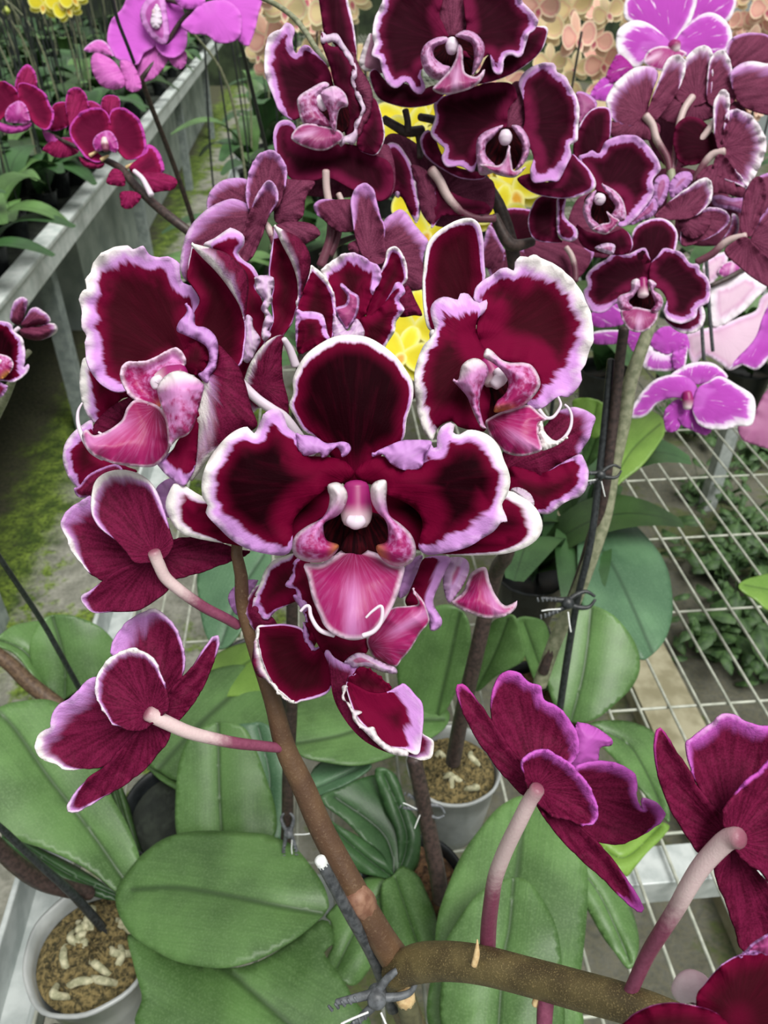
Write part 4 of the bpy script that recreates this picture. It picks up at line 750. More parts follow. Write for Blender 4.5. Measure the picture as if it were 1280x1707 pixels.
# spikes of the second orchid
St = MAT['stem_dark']
pxtube('flower_spike', second, 'X', [(700,195),(760,215),(800,290),(830,340),(850,400),(862,470),(872,560),(880,680),(870,800),(845,920),(825,960),(790,1106),(768,1200),(755,1270)], [6,8,9,11,12,12,12,12,12,13,13,13,13,13], [.44,.455,.465,.47,.475,.485,.50,.52,.54,.57,.60,.64,.68,.72], St)
pxtube('flower_stalk', second, 'B', [(640,530),(690,560),(740,585),(810,580)], [18,20,22,22], (.44,.45), St)
pxtube('flower_stalk', second, 'B', [(745,585),(745,540),(735,490)], [18,15,15], (.445,.44), St)
pxtube('flower_stalk', second, 'B', [(790,580),(800,640),(800,700)], [16,16,14], (.45,.45), St)
pxtube('flower_stalk', second, 'B', [(1130,960),(1200,1085),(1300,1075)], [20,28,20], (.46,.47), St)
pm = material('plum', 'pedicel')
pxtube('flower_stalk', second, 'B', [(382,760),(385,840),(402,950),(400,1060),(360,1180)], [17,17,18,20,22], (.39,.40), pm)
pxtube('flower_stalk', second, 'B', [(438,862),(456,915),(445,1000),(428,1070),(400,1130)], [13,13,14,16,18], (.395,.40), pm)
pxtube('flower_spike', second, 'X', [(556,380),(545,430),(520,520),(500,640),(490,800),(487,1000),(486,1180),(480,1290),(478,1390),(470,1480)], [9,10,10,10,10,10,10,10,10,10], [.40,.41,.43,.45,.48,.53,.58,.61,.64,.66], St)
pxtube('flower_stalk', second, 'B', [(360,1140),(440,1080),(520,1050)], [16,14,12], (.40,.40), St)

# ================================================================ third orchid: the cluster at the upper right, seen from behind
tb_ = at_z(905, 1150, BENCH+.09)
third = thing('potted_orchid', 'plum orchid at the upper right, white-tipped blooms seen from behind, beside the grid', 'orchid', (tb_[0], tb_[1], BENCH))
f = Flower(third, 'flower seen from behind with a broad white frilled edge', 'C', (730, 510), .56, 'plum')
f.part('petal', [(560,460,40,.9),(580,400,46,.9),(620,350,50,1),(690,300,54,.8),(760,297,46,.3),(792,330,40,.2),(770,400,0),(750,470),(740,530),(690,560),(600,540,10,.3)], 'back', d=(0,6))
f.part('petal', [(580,540),(660,520),(740,520),(800,560),(780,620),(690,620),(600,620),(570,580)], 'back', w=0, d=(2,2))
f.part('sepal', [(740,520,0),(765,440),(795,360,8,.6),(820,290,30,.8),(850,250,50,1),(895,250,50,1),(914,300,30,.8),(880,400,0),(820,490),(770,540)], 'back', d=(-1,2), b=-3)
f.stalk([(735,515),(765,555),(785,620),(830,700),(845,770)], (18,14), (.555,.56))
f.done()
f = Flower(third, 'flower with two upright white-tipped sepals', 'C', (960, 440), .57, 'plum')
f.part('petal', [(1095,240,10,.5),(1110,180,12,.4),(1160,150,12,.3),(1230,146,10,.2),(1290,165,8,.2),(1340,250,0),(1300,320),(1180,300),(1120,300)], 'back', d=(2,4))
f.part('petal', [(830,430),(900,400),(1000,430),(1080,440),(1160,460),(1180,520),(1060,520),(920,560),(820,540),(780,500)], 'back', w=0, d=(2,2))
f.part('sepal', [(870,420,0),(895,340,6,.6),(910,270,20,.8),(950,220,40,1),(1000,202,46,1),(1032,230,36,.9),(1035,320,10,.6),(1020,430,0),(960,470),(900,460)], 'back', d=(0,2), b=-3)
f.part('sepal', [(1010,430,0),(1018,290,10,.7),(1040,240,30,.9),(1080,222,42,1),(1112,270,30,.8),(1130,370,8,.6),(1135,440,0),(1080,480),(1030,470)], 'back', d=(0,2), b=-3)
f.part('petal', [(1110,330,20,.3),(1150,288,40,.3),(1200,272,46,.6),(1260,280,50,.9),(1330,310,40,.6),(1330,500,0),(1230,500),(1150,460),(1125,400)], 'back', d=(-1,3), b=4)
f.stalk([(945,430),(905,490),(880,580),(868,690),(850,770)], (16,13), (.56,.56))
f.done()
f = Flower(third, 'flower with pleated white-edged petal beside the picture edge', 'C', (1080, 660), .55, 'plum')
f.part('petal', [(860,650),(870,560),(920,520),(980,530),(1030,580),(1060,660),(1000,720),(900,730)], 'front', w=0, wh=-.5, d=(6,6))
f.part('petal', [(1090,520,20,.5),(1110,490,26,.5),(1150,488,34,.5),(1200,510,40,.7),(1243,560,44,.9),(1274,640,46,1),(1244,740,46,1),(1194,822,44,.8),(1172,832,36,.7),(1150,790,0),(1100,740),(1075,660),(1085,580)], 'back', d=(0,4), b=-4, ruf=(1.6,14))
f.part('sepal', [(1040,470,20,.6),(1060,420,40,1),(1085,398,44,1),(1107,430,36,.9),(1104,540,0),(1095,640),(1070,680),(1045,600)], 'back', d=(-1,0), b=-3)
f.part('sepal', [(1050,700,0),(1085,690),(1130,750),(1170,800,20,.6),(1185,835,24,.6),(1140,815,6),(1080,790),(1040,760)], 'back', d=(-1,0), b=-3)
f.part('sepal', [(960,790),(1040,730),(1120,800),(1190,850),(1160,880),(1080,860),(1000,860)], 'back', w=0, d=(3,3))
f.stalk([(1085,675),(1030,690),(985,745),(955,805)], (18,16), (.545,.555))
f.stalk([(1040,545),(990,610),(930,665),(872,695)], (16,13), (.55,.56))
f.done()
f = Flower(third, 'half-open flower with whitish sepal back, pink inside', 'C', (880, 960), .54, 'plum')
f.part('petal', [(765,850),(785,790),(828,778),(845,830),(810,910),(780,920)], 'light', w=18, wh=.2, d=(2,2))
f.part('petal', [(842,820),(880,770),(930,764),(944,800),(900,850),(850,880)], 'light', w=24, wh=.1, d=(2,2))
f.part('petal', [(900,1010,6,.4),(950,950,10,.4),(1030,922,14,.5),(1090,938,14,.5),(1112,980,14,.5),(1062,1032,6,.3),(980,1072,0),(900,1090)], 'back', d=(0,3), b=-3)
f.part('petal', [(1060,1090,4),(1110,1010,10,.5),(1120,950,16,.6),(1150,970,16,.6),(1143,1040,12,.5),(1085,1085)], 'back', d=(0,2), w=6)
f.part('petal', [(880,960),(960,960),(1020,940),(1020,1010),(960,1060),(900,1040)], 'back', w=0, d=(2,2))
f.part('sepal', [(780,965,0),(840,900),(920,838,14,.6),(1000,790,34,1),(1032,830,30,1),(1020,900,14,.6),(950,962,0),(870,975)], 'back', d=(-2,0), b=-4)
f.done()
f = Flower(third, 'dark flower at the right picture edge', 'C', (1190, 1060), .53, 'plum')
f.part('petal', [(1170,870),(1230,790,10,.1),(1330,770,20,.1),(1340,900,0),(1300,1050),(1220,1060),(1180,1000)], 'back', d=(2,4), w=0)
f.part('petal', [(1200,1080,0),(1240,980,10,.2),(1300,900,20,.2),(1350,860),(1350,1200),(1250,1160)], 'back', d=(0,2))
f.part('sepal', [(1160,1020),(1175,880),(1220,790),(1260,800),(1270,870),(1240,980),(1200,1050)], 'back', w=0, d=(-2,2), b=-3)
f.part('sepal', [(1090,1120),(1130,1075),(1185,1055),(1230,1100),(1330,1200),(1340,1290),(1240,1250),(1150,1180)], 'back', w=0, d=(-3,0), b=-3)
f.stalk([(1180,1050),(1100,1072),(1030,1130),(965,1165)], (17,16), (.525,.54))
f.done()
f = Flower(third, 'dark blooms low in the right cluster', 'R', (480, 1250), .59, 'plum')
f.part('petal', [(440,520),(560,480),(700,540),(860,640),(900,800),(760,860),(620,880),(500,740)], 'back', w=0, d=(6,6))
f.part('petal', [(480,940),(620,880),(800,900),(1000,1050),(1120,1150),(1150,1280),(1020,1380),(820,1400),(640,1340),(520,1200)], 'back', w=0, d=(4,4))
f.part('petal', [(900,1080),(960,1060),(1040,1080),(1130,1080),(1120,1180),(1040,1160),(930,1140)], 'light', w=20, wh=-.3, d=(-2,-2))
f.part('petal', [(0,1100),(120,1050),(240,1240),(330,1300),(300,1440),(160,1480),(20,1440),(-60,1300)], 'back', w=0, d=(6,6))
f.part('petal', [(-80,1420),(20,1410),(120,1440),(60,1560),(-20,1600),(-100,1540)], 'back', w=20, wh=.2, d=(4,4))
f.part('bud', [(300,650),(340,600),(385,585),(430,620),(440,680),(400,720),(330,700)], 'light', w=60, wh=.3)
f.done()
f = Flower(third, 'dark blooms behind the right flower of the front orchid', 'B', (1200, 1050), .56, 'plum')
f.part('petal', [(1110,1000),(1180,930,8,.2),(1280,930,8,.2),(1360,960),(1340,1060),(1240,1100),(1150,1080)], 'front', w=0, d=(2,2))
f.part('petal', [(1060,1160,14,.3),(1085,1060,18,.3),(1110,1000,18,.3),(1150,1060,14,.3),(1180,1140,8),(1140,1200,0),(1090,1190)], 'back', d=(0,2))
f.part('petal', [(1250,1080),(1350,1060),(1480,1080),(1560,1140),(1500,1240),(1380,1260),(1270,1200)], 'back', w=0, d=(4,4))
f.part('petal', [(1100,1180),(1200,1100,10,.3),(1320,1150),(1330,1280),(1180,1300)], 'back', w=8, wh=.3, d=(5,5))
f.stalk([(1450,1100),(1475,1140),(1490,1200),(1490,1250)], (12,14), .55)
f.done()
pxtube('flower_spike', third, 'X', [(1118,285),(1120,330),(1110,420),(1090,520),(1066,590),(1050,640),(1040,700),(1022,780),(1008,860),(985,930),(958,1000),(925,1070),(900,1140)], [7,8,9,10,11,12,12,12,12,12,12,12,12], [.56,.56,.57,.575,.58,.585,.59,.60,.61,.62,.64,.66,.68], MAT['stem_olive'])
pxtube('flower_spike', third, 'X', [(1040,548),(1033,600),(1025,680),(1015,760),(1005,830),(985,900),(960,980),(905,1120)], [9,9,9,9,9,9,9,9], [.56,.57,.58,.59,.60,.62,.64,.67], MAT['stem_dark'])

# ================================================================ magenta orchid at the right, over the wire grid
mb_ = at_z(1560, 820, BENCH+.09)
mag = thing('potted_orchid', 'orchid with bright magenta blooms streaked with white, hanging over the wire grid at the right', 'orchid', (mb_[0], mb_[1], BENCH))
f = Flower(mag, 'magenta flower in profile over the wire grid', 'Q', (760, 970), .72, 'stripe')
f.part('sepal', [(590,1060),(680,980),(730,1040),(705,1130),(672,1192),(600,1190)], 'front', w=0, d=(2,4))
f.part('sepal', [(680,1060),(780,1030),(830,1130),(905,1180),(862,1222),(780,1192),(700,1150)], 'front', w=0, d=(2,4))
f.part('sepal', [(630,830,24,.5),(720,760,30,.5),(800,735,30,.6),(900,738,26,.6),(970,780,22,.8),(1010,840,10,.6),(900,880,0),(760,880)], 'front', d=(2,4))
f.part('petal', [(338,1090,44,.9),(380,1020,30,.9),(450,920,24,.7),(530,850,20,.7),(640,818,20,.6),(750,840,0),(810,910),(780,980),(700,980),(640,972),(540,1012,14,.5),(480,1082,22,.8),(400,1112,30,.9)], 'front', d=(0,-6))
f.part('petal', [(790,960,0),(820,900),(880,865,10,.4),(960,828,20,.5),(1080,890,30,.8),(1180,960,44,.9),(1197,1060,60,.8),(1170,1152,70,.8),(1080,1162,70,.8),(1000,1182,56,.8),(900,1182,40,.7),(810,1142,24,.5),(775,1040,0)], 'front', d=(0,-6))
f.blob('column', [(740,940),(745,990),(742,1040)], [30,36,26], lift=3)
f.done()
f = Flower(mag, 'magenta and white flower behind the dark stems', 'Q', (560, 620), .76, 'stripe')
f.part('petal', [(90,420),(180,370),(280,350),(330,470),(200,505),(110,490)], 'front', w=0, d=(2,2))
f.part('petal', [(110,540,14,.9),(200,520,20,.9),(330,530,10,.7),(330,600,0),(200,618),(110,605)], 'front', d=(0,0))
f.part('petal', [(330,540),(420,480),(520,520),(500,640),(440,700),(360,640)], 'front', w=0, d=(2,2))
f.part('petal', [(436,745,40,.8),(480,600,70,.8),(560,650,80,.8),(680,660,60,.8),(724,742,30,.5),(650,792,20,.4),(500,790,20,.6)], 'front', d=(-1,-1))
f.part('petal', [(490,600),(560,508),(650,498),(732,540),(757,640),(690,662),(600,682),(530,650)], 'front', w=0, d=(-2,-2))
f.part('petal', [(640,680,0),(700,650),(740,620),(740,700,14,.7),(720,770,14,.7),(660,790)], 'front', d=(-3,-3))
f.done()
f = Flower(mag, 'bright magenta petal and pale petals at the right edge', 'Q', (1250, 560), .74, 'stripe')
f.part('petal', [(1140,640,0),(1200,560),(1250,420),(1300,330,20,.4),(1400,320),(1400,700),(1300,700,20,.5),(1242,762,24,.6),(1190,788,20,.5),(1100,752,10),(1020,785,8,.5),(1080,700)], 'front', d=(0,-4))
f.part('petal', [(1080,1160,0),(1180,1090),(1250,950),(1330,880),(1400,900),(1400,1340),(1300,1320),(1200,1290),(1110,1250)], 'light', w=300, wh=.6, d=(0,0))
f.done()
pl = thing('potted_orchid', 'pale pink and white orchid behind the magenta one at the right edge', 'orchid', tuple(np.append(at_z(1330, 640, BENCH+.09)[:2], BENCH)))
f = Flower(pl, 'pale pink flower beside two thin stakes', 'Q', (960, 520), .88, 'pale')
f.part('petal', [(860,60),(990,0),(1010,60),(960,150),(890,220),(850,150)], 'front', w=30, wh=.6)
f.part('petal', [(735,560),(860,510),(960,490),(1080,440),(1200,390),(1230,310),(1330,280),(1340,620),(1180,710),(1030,790),(970,750),(860,690),(780,750)], 'front', w=30, wh=.5)
f.part('petal', [(905,475),(895,240),(1000,200),(1120,133),(1230,190),(1270,240),(1200,310),(1140,375),(1050,445),(960,495)], 'front', w=60, wh=1)
f.part('lip', [(945,140),(980,80),(1050,60),(1100,90),(1080,140),(1000,170)], 'lip', w=10)
f.done()
pxtube('flower_spike', pl, 'Q', [(900,225),(980,190),(1060,150),(1130,120),(1250,180),(1320,330),(1360,700),(1370,1000)], [16,18,18,18,18,18,18,18], [.87,.87,.87,.88,.9,.93,1.0,1.1], St)
# striped flower at the top right
st_ = thing('potted_orchid', 'orchid with a large bright purple flower edged and streaked with white, at the top right', 'orchid', tuple(np.append(at_z(1330, 300, BENCH+.09)[:2], BENCH)))
f = Flower(st_, 'purple flower with white streaked edges', 'C', (850, 210), .80, 'stripe')
f.part('sepal', [(780,60,10,.9),(820,-40),(1000,-60),(1130,-20),(1125,60),(1080,110,20,.9),(1000,90,20,.9),(900,110)], 'front', w=30, wh=.9, d=(4,6))
f.part('petal', [(640,70,20,.9),(660,-20),(780,-60),(950,-30),(950,60),(900,150),(850,200),(760,160),(680,110)], 'front', w=24, wh=.9, d=(2,4))
f.part('petal', [(615,240,46,1),(605,170,50,1),(625,120,46,1),(690,90,40,.9),(760,110,14,.5),(830,170,0),(860,215),(820,240),(760,230),(720,290,20,.6),(680,298,40,.9)], 'front', d=(0,0))
f.part('petal', [(860,215,0),(890,150),(960,80,14,.4),(1020,55,20,.6),(1080,80,24,.6),(1118,140,26,.7),(1110,215,22,.7),(1030,250,10),(940,260,0)], 'front', d=(0,0))
f.part('lip', [(730,280),(745,230),(800,205),(870,215),(920,240),(860,280),(830,310),(780,310)], 'lip', w=10, d=(-4,-8))
f.blob('column', [(855,190),(862,205),(870,225)], [20,30,20], lift=3)
f.part('petal', [(490,430),(520,370),(560,340),(590,350),(590,420),(560,450)], 'front', w=0, d=(2,2))
f.part('petal', [(560,340),(590,270),(620,240),(680,300),(640,340),(590,370)], 'back', w=0, d=(2,2))
f.done()
pxtube('flower_spike', st_, 'C', [(860,250),(960,300),(1150,330),(1330,500),(1400,900)], [16,16,18,18,18], [.81,.82,.86,.92,1.1], St)

# ================================================================ orchids leaning over the aisle at the upper left
wb_ = at_z(560, 640, BENCH+.09)
wine = thing('potted_orchid', 'wine-red orchid spike with small round flowers arching over the aisle', 'orchid', (wb_[0], wb_[1], BENCH))
f = Flower(wine, 'leftmost small wine-red flower', 'U', (110, 350), .62, 'wine')
f.part('sepal', [(103,190,8,.1),(120,110,14,.1),(160,50,20,.1),(200,31,20,.1),(242,70,16,.1),(262,130,10,.1),(256,220,0),(180,230),(110,230)], 'back', d=(2,3))
f.part('petal', [(-60,170),(0,152),(30,154,8,.1),(82,180,8,.1),(118,220,6,.1),(135,300,0),(70,360),(30,400),(-60,440)], 'front', d=(0,-3), b=-3, w=0)
f.part('petal', [(128,180,6,.1),(180,163,8,.1),(250,190,10,.2),(320,240,12,.2),(352,320,14,.2),(382,370,16,.2),(372,440,16,.2),(340,492,10,.1),(290,484,4),(230,432,0),(180,340),(140,290)], 'front', d=(0,-3), b=-3)
f.part('lip', [(-20,440),(40,455),(120,465),(225,445),(192,500),(80,526),(0,505),(-40,480)], 'light', w=20, wh=.1)
f.part('lip', [(33,390),(60,330),(130,290),(182,320),(212,400),(205,450),(120,450),(50,440)], 'lip', w=16, base=(120,440), d=(-3,-5))
f.blob('column', [(110,350),(125,365)], [22,24], lift=4, kind='tendril')
f.done()
f = Flower(wine, 'wine-red flower seen from the side between two round ones', 'U', (500, 480), .63, 'wine')
f.part('petal', [(360,370),(390,310),(470,303),(490,400),(505,455),(420,502),(350,498),(375,430)], 'front', w=8, wh=.1)
f.part('petal', [(600,300),(650,290),(710,320),(770,390),(640,380),(600,340)], 'back', w=10, wh=.1, d=(2,2))
f.part('sepal', [(300,500),(360,520),(440,560),(400,600),(340,590)], 'light', w=60, wh=-.2)
f.part('sepal', [(302,640,4,.1),(340,590),(420,555),(540,560),(560,650),(480,692),(390,692),(340,662)], 'back', w=0)
f.part('sepal', [(466,310,6,-.2),(480,230,14,-.2),(530,193,18,-.2),(592,220,12,-.2),(622,290,6),(622,350,0),(560,420),(505,480),(480,400)], 'back', d=(-2,0), b=-3)
f.done()
f = Flower(wine, 'round wine-red flower in front of the metal rail', 'U', (770, 560), .60, 'wine')
f.part('sepal', [(718,340),(730,270),(780,248),(842,265),(855,330),(810,400),(760,400)], 'back', w=6, wh=.1, d=(2,4))
f.part('sepal', [(562,690),(640,720),(740,730),(720,770),(650,772),(590,750)], 'back', w=0, d=(2,2))
f.part('petal', [(495,490,14,.1),(520,430,16,.1),(580,370,18,.1),(660,338,18,.1),(732,350,12,.1),(768,390,8,.1),(785,460,0),(780,540),(720,600),(690,650),(730,700),(692,727,10,.1),(620,702,14,.1),(560,632,14,.1),(508,560,14,.1)], 'front', d=(0,-4), b=-4)
f.part('petal', [(778,400,10,.1),(800,350,16,.1),(860,338,16,.1),(930,370,16,.1),(992,430,18,.1),(1022,510,18,.1),(1038,590,18,.1),(1030,652,18,.1),(988,695,12,.1),(900,705,0),(840,650),(780,590),(770,480)], 'front', d=(0,-4), b=-4)
f.part('lip', [(658,600),(680,540),(752,502),(802,520),(842,600),(825,660),(760,640),(690,650)], 'lip', w=14, base=(750,640), d=(-3,-4))
f.blob('column', [(745,560),(748,600),(752,640)], [22,28,22], kind='pedicel', lift=5)
f.done()
f = Flower(wine, 'wine-red flower lowest on the arching spike', 'U', (960, 820), .58, 'wine')
f.part('petal', [(1030,650,20,.1),(1050,600,26,.1),(1110,628,30,.1),(1152,700,30,.1),(1168,790,24,.1),(1110,815,0),(1030,840),(950,810),(920,760),(980,700)], 'front', d=(0,4))
f.part('sepal', [(755,870),(800,775),(870,800),(890,890),(820,895)], 'back', w=0)
f.part('sepal', [(858,940),(955,935),(1005,980),(935,1055),(870,1050),(855,1000)], 'back', w=0)
f.part('sepal', [(1000,820),(1120,798),(1230,830),(1262,872),(1230,922),(1150,935),(1070,935)], 'back', w=0)
f.stalk([(955,790),(1010,840),(1045,900),(1075,960)], (16,22), (.575,.57), kind='tendril')
f.done()
pxtube('flower_spike', wine, 'U', [(340,515),(480,590),(620,650),(700,690),(850,765),(950,880),(1080,1010),(1200,1110),(1330,1210),(1480,1330),(1700,1560),(1950,2000)], [12,14,16,20,26,30,32,34,34,34,34,34], [.63,.62,.615,.61,.60,.59,.58,.57,.57,.58,.62,.75], St)
for q in ((640,660),(900,745),(720,690)):
    pxtube('bract', wine, 'U', [(q[0], q[1]+20), (q[0]+50, q[1]-10)], [14, 8], .595, MAT['bamboo'])
mgb = at_z(570, 345, BENCH+.09)
mgl = thing('potted_orchid', 'tall orchid with plain bright pink-magenta flowers at the top left', 'orchid', (mgb[0], mgb[1], BENCH))
f = Flower(mgl, 'open pink-magenta flower above the metal rail', 'A', (690, 180), .72, 'mag')
f.part('sepal', [(585,260),(690,190),(770,200),(740,280),(692,342),(640,362),(600,310)], 'back', w=0, d=(2,4))
f.part('sepal', [(750,220),(825,230),(824,290),(792,307),(752,270)], 'back', w=0, d=(2,4))
f.part('sepal', [(620,20),(660,-60),(760,-60),(790,20),(740,120),(670,120)], 'back', w=0, d=(2,4))
f.part('petal', [(478,190),(490,100),(540,40),(580,-20),(680,-30),(660,60),(690,150),(690,200),(640,235),(610,285),(560,274),(515,255)], 'front', w=0, d=(0,-3), b=-4)
f.part('petal', [(730,20),(780,-30),(822,80),(828,200),(782,252),(725,245),(690,190),(720,120)], 'front', w=0, d=(0,-3), b=-4)
f.part('lip', [(622,60),(650,0),(720,-30),(745,80),(752,160),(732,197),(690,182),(640,122)], 'light', w=20, wh=.2, d=(-4,-8), b=4)
f.part('throat', [(668,100),(690,20),(712,40),(720,100),(695,130)], 'light', w=60, wh=1, d=(-6,-8), lift=2)
f.blob('column', [(690,50),(700,80),(712,100)], [16,18,12], kind='bud', lift=8)
f.done()
f = Flower(mgl, 'pink-magenta flower still closing, left of the open one', 'A', (590, 300), .70, 'mag')
f.part('sepal', [(372,225),(420,180),(470,188),(505,250),(450,240)], 'back', w=8, wh=.4)
f.part('sepal', [(535,270),(590,285),(630,380),(600,410),(560,395),(540,330)], 'back', w=0)
f.part('sepal', [(402,280),(420,236),(470,248),(522,290),(558,370),(522,398),(460,388),(420,342)], 'back', w=0, lift=2, b=6)
f.done()
f = Flower(mgl, 'pink-magenta flower at the top, seen from below', 'A', (930, 30), .70, 'mag')
f.part('petal', [(1000,-40),(1160,-40),(1150,60),(1125,160),(1098,205),(1050,172),(1000,110)], 'front', w=0, d=(2,2))
f.part('petal', [(770,-30),(830,-20),(900,-30),(910,20),(870,40),(800,30)], 'front', w=0)
f.part('petal', [(805,115),(850,60),(900,15),(1000,0),(1070,60),(1060,170),(970,192),(920,157),(850,148)], 'front', w=0)
f.done()
pxtube('flower_spike', mgl, 'A', [(740,0),(800,15),(862,42),(930,15)], [9,10,11,9], (.71,.70), St)
pxtube('flower_spike', mgl, 'A', [(862,42),(800,100),(720,230),(660,310),(632,345),(660,440),(760,700),(850,960),(900,1150)], [10,10,10,10,11,11,11,11,11], [.70,.71,.72,.72,.72,.74,.8,.86,.92], St)
vb_ = at_z(-60, 1000, BENCH+.08)
ved = thing('potted_orchid', 'orchid cut off by the left picture edge, one white-edged flower and pale buds', 'orchid', (at_z(110, 1900, BENCH)[0], at_z(110, 1900, BENCH)[1], BENCH))
f = Flower(ved, 'white-edged flower cut by the left picture edge', 'V', (0, 1050), .50, 'hero')
f.part('petal', [(-160,560,60,.4),(-80,490,60,.4),(60,475,70,.4),(160,530,60,.3),(195,620,40,.5),(300,705,70,.7),(346,850,90,.5),(348,1000,110,.2),(335,1130,100,.2),(390,1085,60,.4),(402,1130,60,.5),(380,1195,50,.6),(300,1275,40,.6),(180,1332,40,.5),(70,1322,20,.4),(-120,1250,0),(-200,900)], 'front', b=-3)
f.part('petal', [(-60,1340),(60,1368),(112,1400),(92,1470),(20,1555),(-80,1580)], 'back', w=40, wh=.3)
f.part('side_lobe', [(-100,960,30,.3),(60,953,30,.3),(152,1000,30,.3),(193,1080,30,.2),(172,1160,20,-.1),(120,1222,0,-.5),(50,1285,0,-.6),(-80,1285,0,.1)], 'lobe', d=(-4,-4))
f.blob('column', [(-20,1040),(10,1060)], [40,40], lift=6, kind='tendril')
f.done()
f = Flower(ved, 'cluster of closed pale purple buds', 'V', (280, 580), .52, 'plum')
f.part('bud', [(138,430,30,.3),(150,330,40,.4),(190,200,60,.5),(280,130,70,.6),(360,135,70,.6),(402,190,60,.5),(385,280,40,.3),(350,390,0),(320,480),(260,530),(170,490)], 'back', b=8)
f.part('bud', [(290,530,0),(370,400,20,.3),(430,300,50,.5),(520,273,60,.5),(620,330,60,.6),(700,400,50,.7),(722,480,50,.7),(650,535,20),(500,550,0),(400,580)], 'back', b=8)
f.part('bud', [(280,590,0),(420,550),(560,545),(680,500,20,.5),(780,508,80,1),(822,570,90,1),(800,642,70,1),(700,702,20,.5),(560,748,0),(420,735),(300,680)], 'back', b=8)
f.stalk([(190,640),(230,600),(270,570)], (30,30), .515, kind='tendril')
f.done()
pxtube('flower_spike', ved, 'V', [(420,900),(370,960),(300,1020),(100,1500),(-200,2200),(-400,3200)], [40,36,40,60,60,60], [.53,.53,.53,.56,.62,.7], MAT['stem_olive'])
# ================================================================ pots, leaves, stakes
def pot(plant, c, r, h, mat, fill='moss_mix', wavy=0.0, roots=0, zb=0.0, seed=1):
    """tapered pot with wall thickness and a mound of growing medium"""
    rnd = random.Random(seed); seg = 48; z0 = BENCH+zb
    prof = [(r*.70, 0), (r*.78, .15*h), (r*.9, .6*h), (r*.97, .93*h), (r*1.04, .96*h), (r*1.05, h), (r*.99, h), (r*.94, .9*h), (r*.72, .1*h), (0.001, .08*h)]
    V = []; F = []
    for i, (a, z) in enumerate(prof):
        for k in range(seg):
            q = 2*math.pi*k/seg; w = 1+wavy*(z/h)**2*(.5*math.sin(3*q+1)+.4*math.sin(5*q)+.25*math.sin(9*q+2))
            V.append((c[0]+a*w*math.cos(q), c[1]+a*w*math.sin(q), z0+z+wavy*.3*h*(z/h)**2*math.sin(4*q)))
    for i in range(len(prof)-1):
        for k in range(seg): F.append((i*seg+k, i*seg+(k+1) % seg, (i+1)*seg+(k+1) % seg, (i+1)*seg+k))
    F.append(tuple(range(seg))[::-1])
    mesh_obj('pot', plant, V, F, MAT[mat])
    V = []; F = []; n = 16; rr = r*.9
    for i in range(n+1):
        for k in range(seg):
            q = 2*math.pi*k/seg; a = rr*i/n
            bump = .004*rnd.uniform(-1, 1)*(i < n)
            V.append((c[0]+a*math.cos(q), c[1]+a*math.sin(q), z0+h*.86+.012*(1-(i/n)**2)+bump))
    for i in range(n):
        for k in range(seg): F.append((i*seg+k, (i+1)*seg+k, (i+1)*seg+(k+1) % seg, i*seg+(k+1) % seg))
    g = mesh_obj('growing_medium', plant, V, F, MAT[fill])
    for j in range(roots):
        a = rnd.uniform(0, 6.28); b = a+rnd.uniform(-1.2, 1.2); r0 = rr*rnd.uniform(.1, .8); r1 = rr*rnd.uniform(.3, .85)
        p0 = np.array([c[0]+r0*math.cos(a), c[1]+r0*math.sin(a), z0+h*.9]); p1 = np.array([c[0]+r1*math.cos(b), c[1]+r1*math.sin(b), z0+h*.87])
        m = (p0+p1)/2+np.array([rnd.uniform(-.008, .008), rnd.uniform(-.008, .008), .009])
        tube('aerial_root', plant, [p0, m, p1], [.0028, .0032, .0024], MAT['root'], 8)
# --- the potted plant at the lower left
ca = at_z(152, 1575, BENCH+.105)
lowl = thing('potted_orchid', 'orchid in a cloudy clear plastic pot with broad glossy leaves at the lower left', 'orchid', (ca[0], ca[1], BENCH))
pot(lowl, ca, .050, .105, 'pot_clear', wavy=.035, roots=16, seed=3)
leaf(lowl, 'X', [(-60,1215),(0,1178),(40,1168),(85,1167),(120,1190),(150,1240),(185,1325),(210,1370),(232,1427),(230,1470),(215,1492),(195,1487),(160,1458),(120,1435),(75,1415),(30,1400),(0,1378),(-60,1330)], [(218,1484),(150,1385),(80,1295),(20,1210),(-30,1165)], (.125,.20), fold=-7, droop=4)
leaf(lowl, 'X', [(0,1385),(40,1402),(80,1420),(130,1445),(180,1478),(205,1500),(170,1498),(120,1482),(70,1455),(30,1425)], [(205,1498),(110,1455),(10,1392)], (.11,.14), mat=MAT['leaf_dark'])
leaf(lowl, 'L', [(570,880),(680,930),(800,985),(1000,1030),(1150,1000),(1300,910),(1430,815),(1475,850),(1482,920),(1440,960),(1500,1050),(1560,1150),(1590,1330),(680,1330),(630,1150),(590,1000)], [(570,875),(800,945),(1000,1040),(1120,1140),(1330,1320)], (.115,.10), fold=-4, droop=3)
leaf(lowl, 'L', [(515,690),(540,640),(600,560),(650,510),(720,460),(800,432),(900,420),(1050,424),(1170,433),(1240,455),(1307,490),(1377,570),(1437,660),(1462,740),(1450,780),(1377,850),(1297,910),(1197,970),(1117,1003),(1000,1030),(900,1025),(780,1000),(680,950),(590,890),(540,820),(515,750)], [(590,682),(760,673),(900,688),(1070,720),(1250,758),(1445,790)], (.135,.15), arch=.012, fold=-7, droop=5)
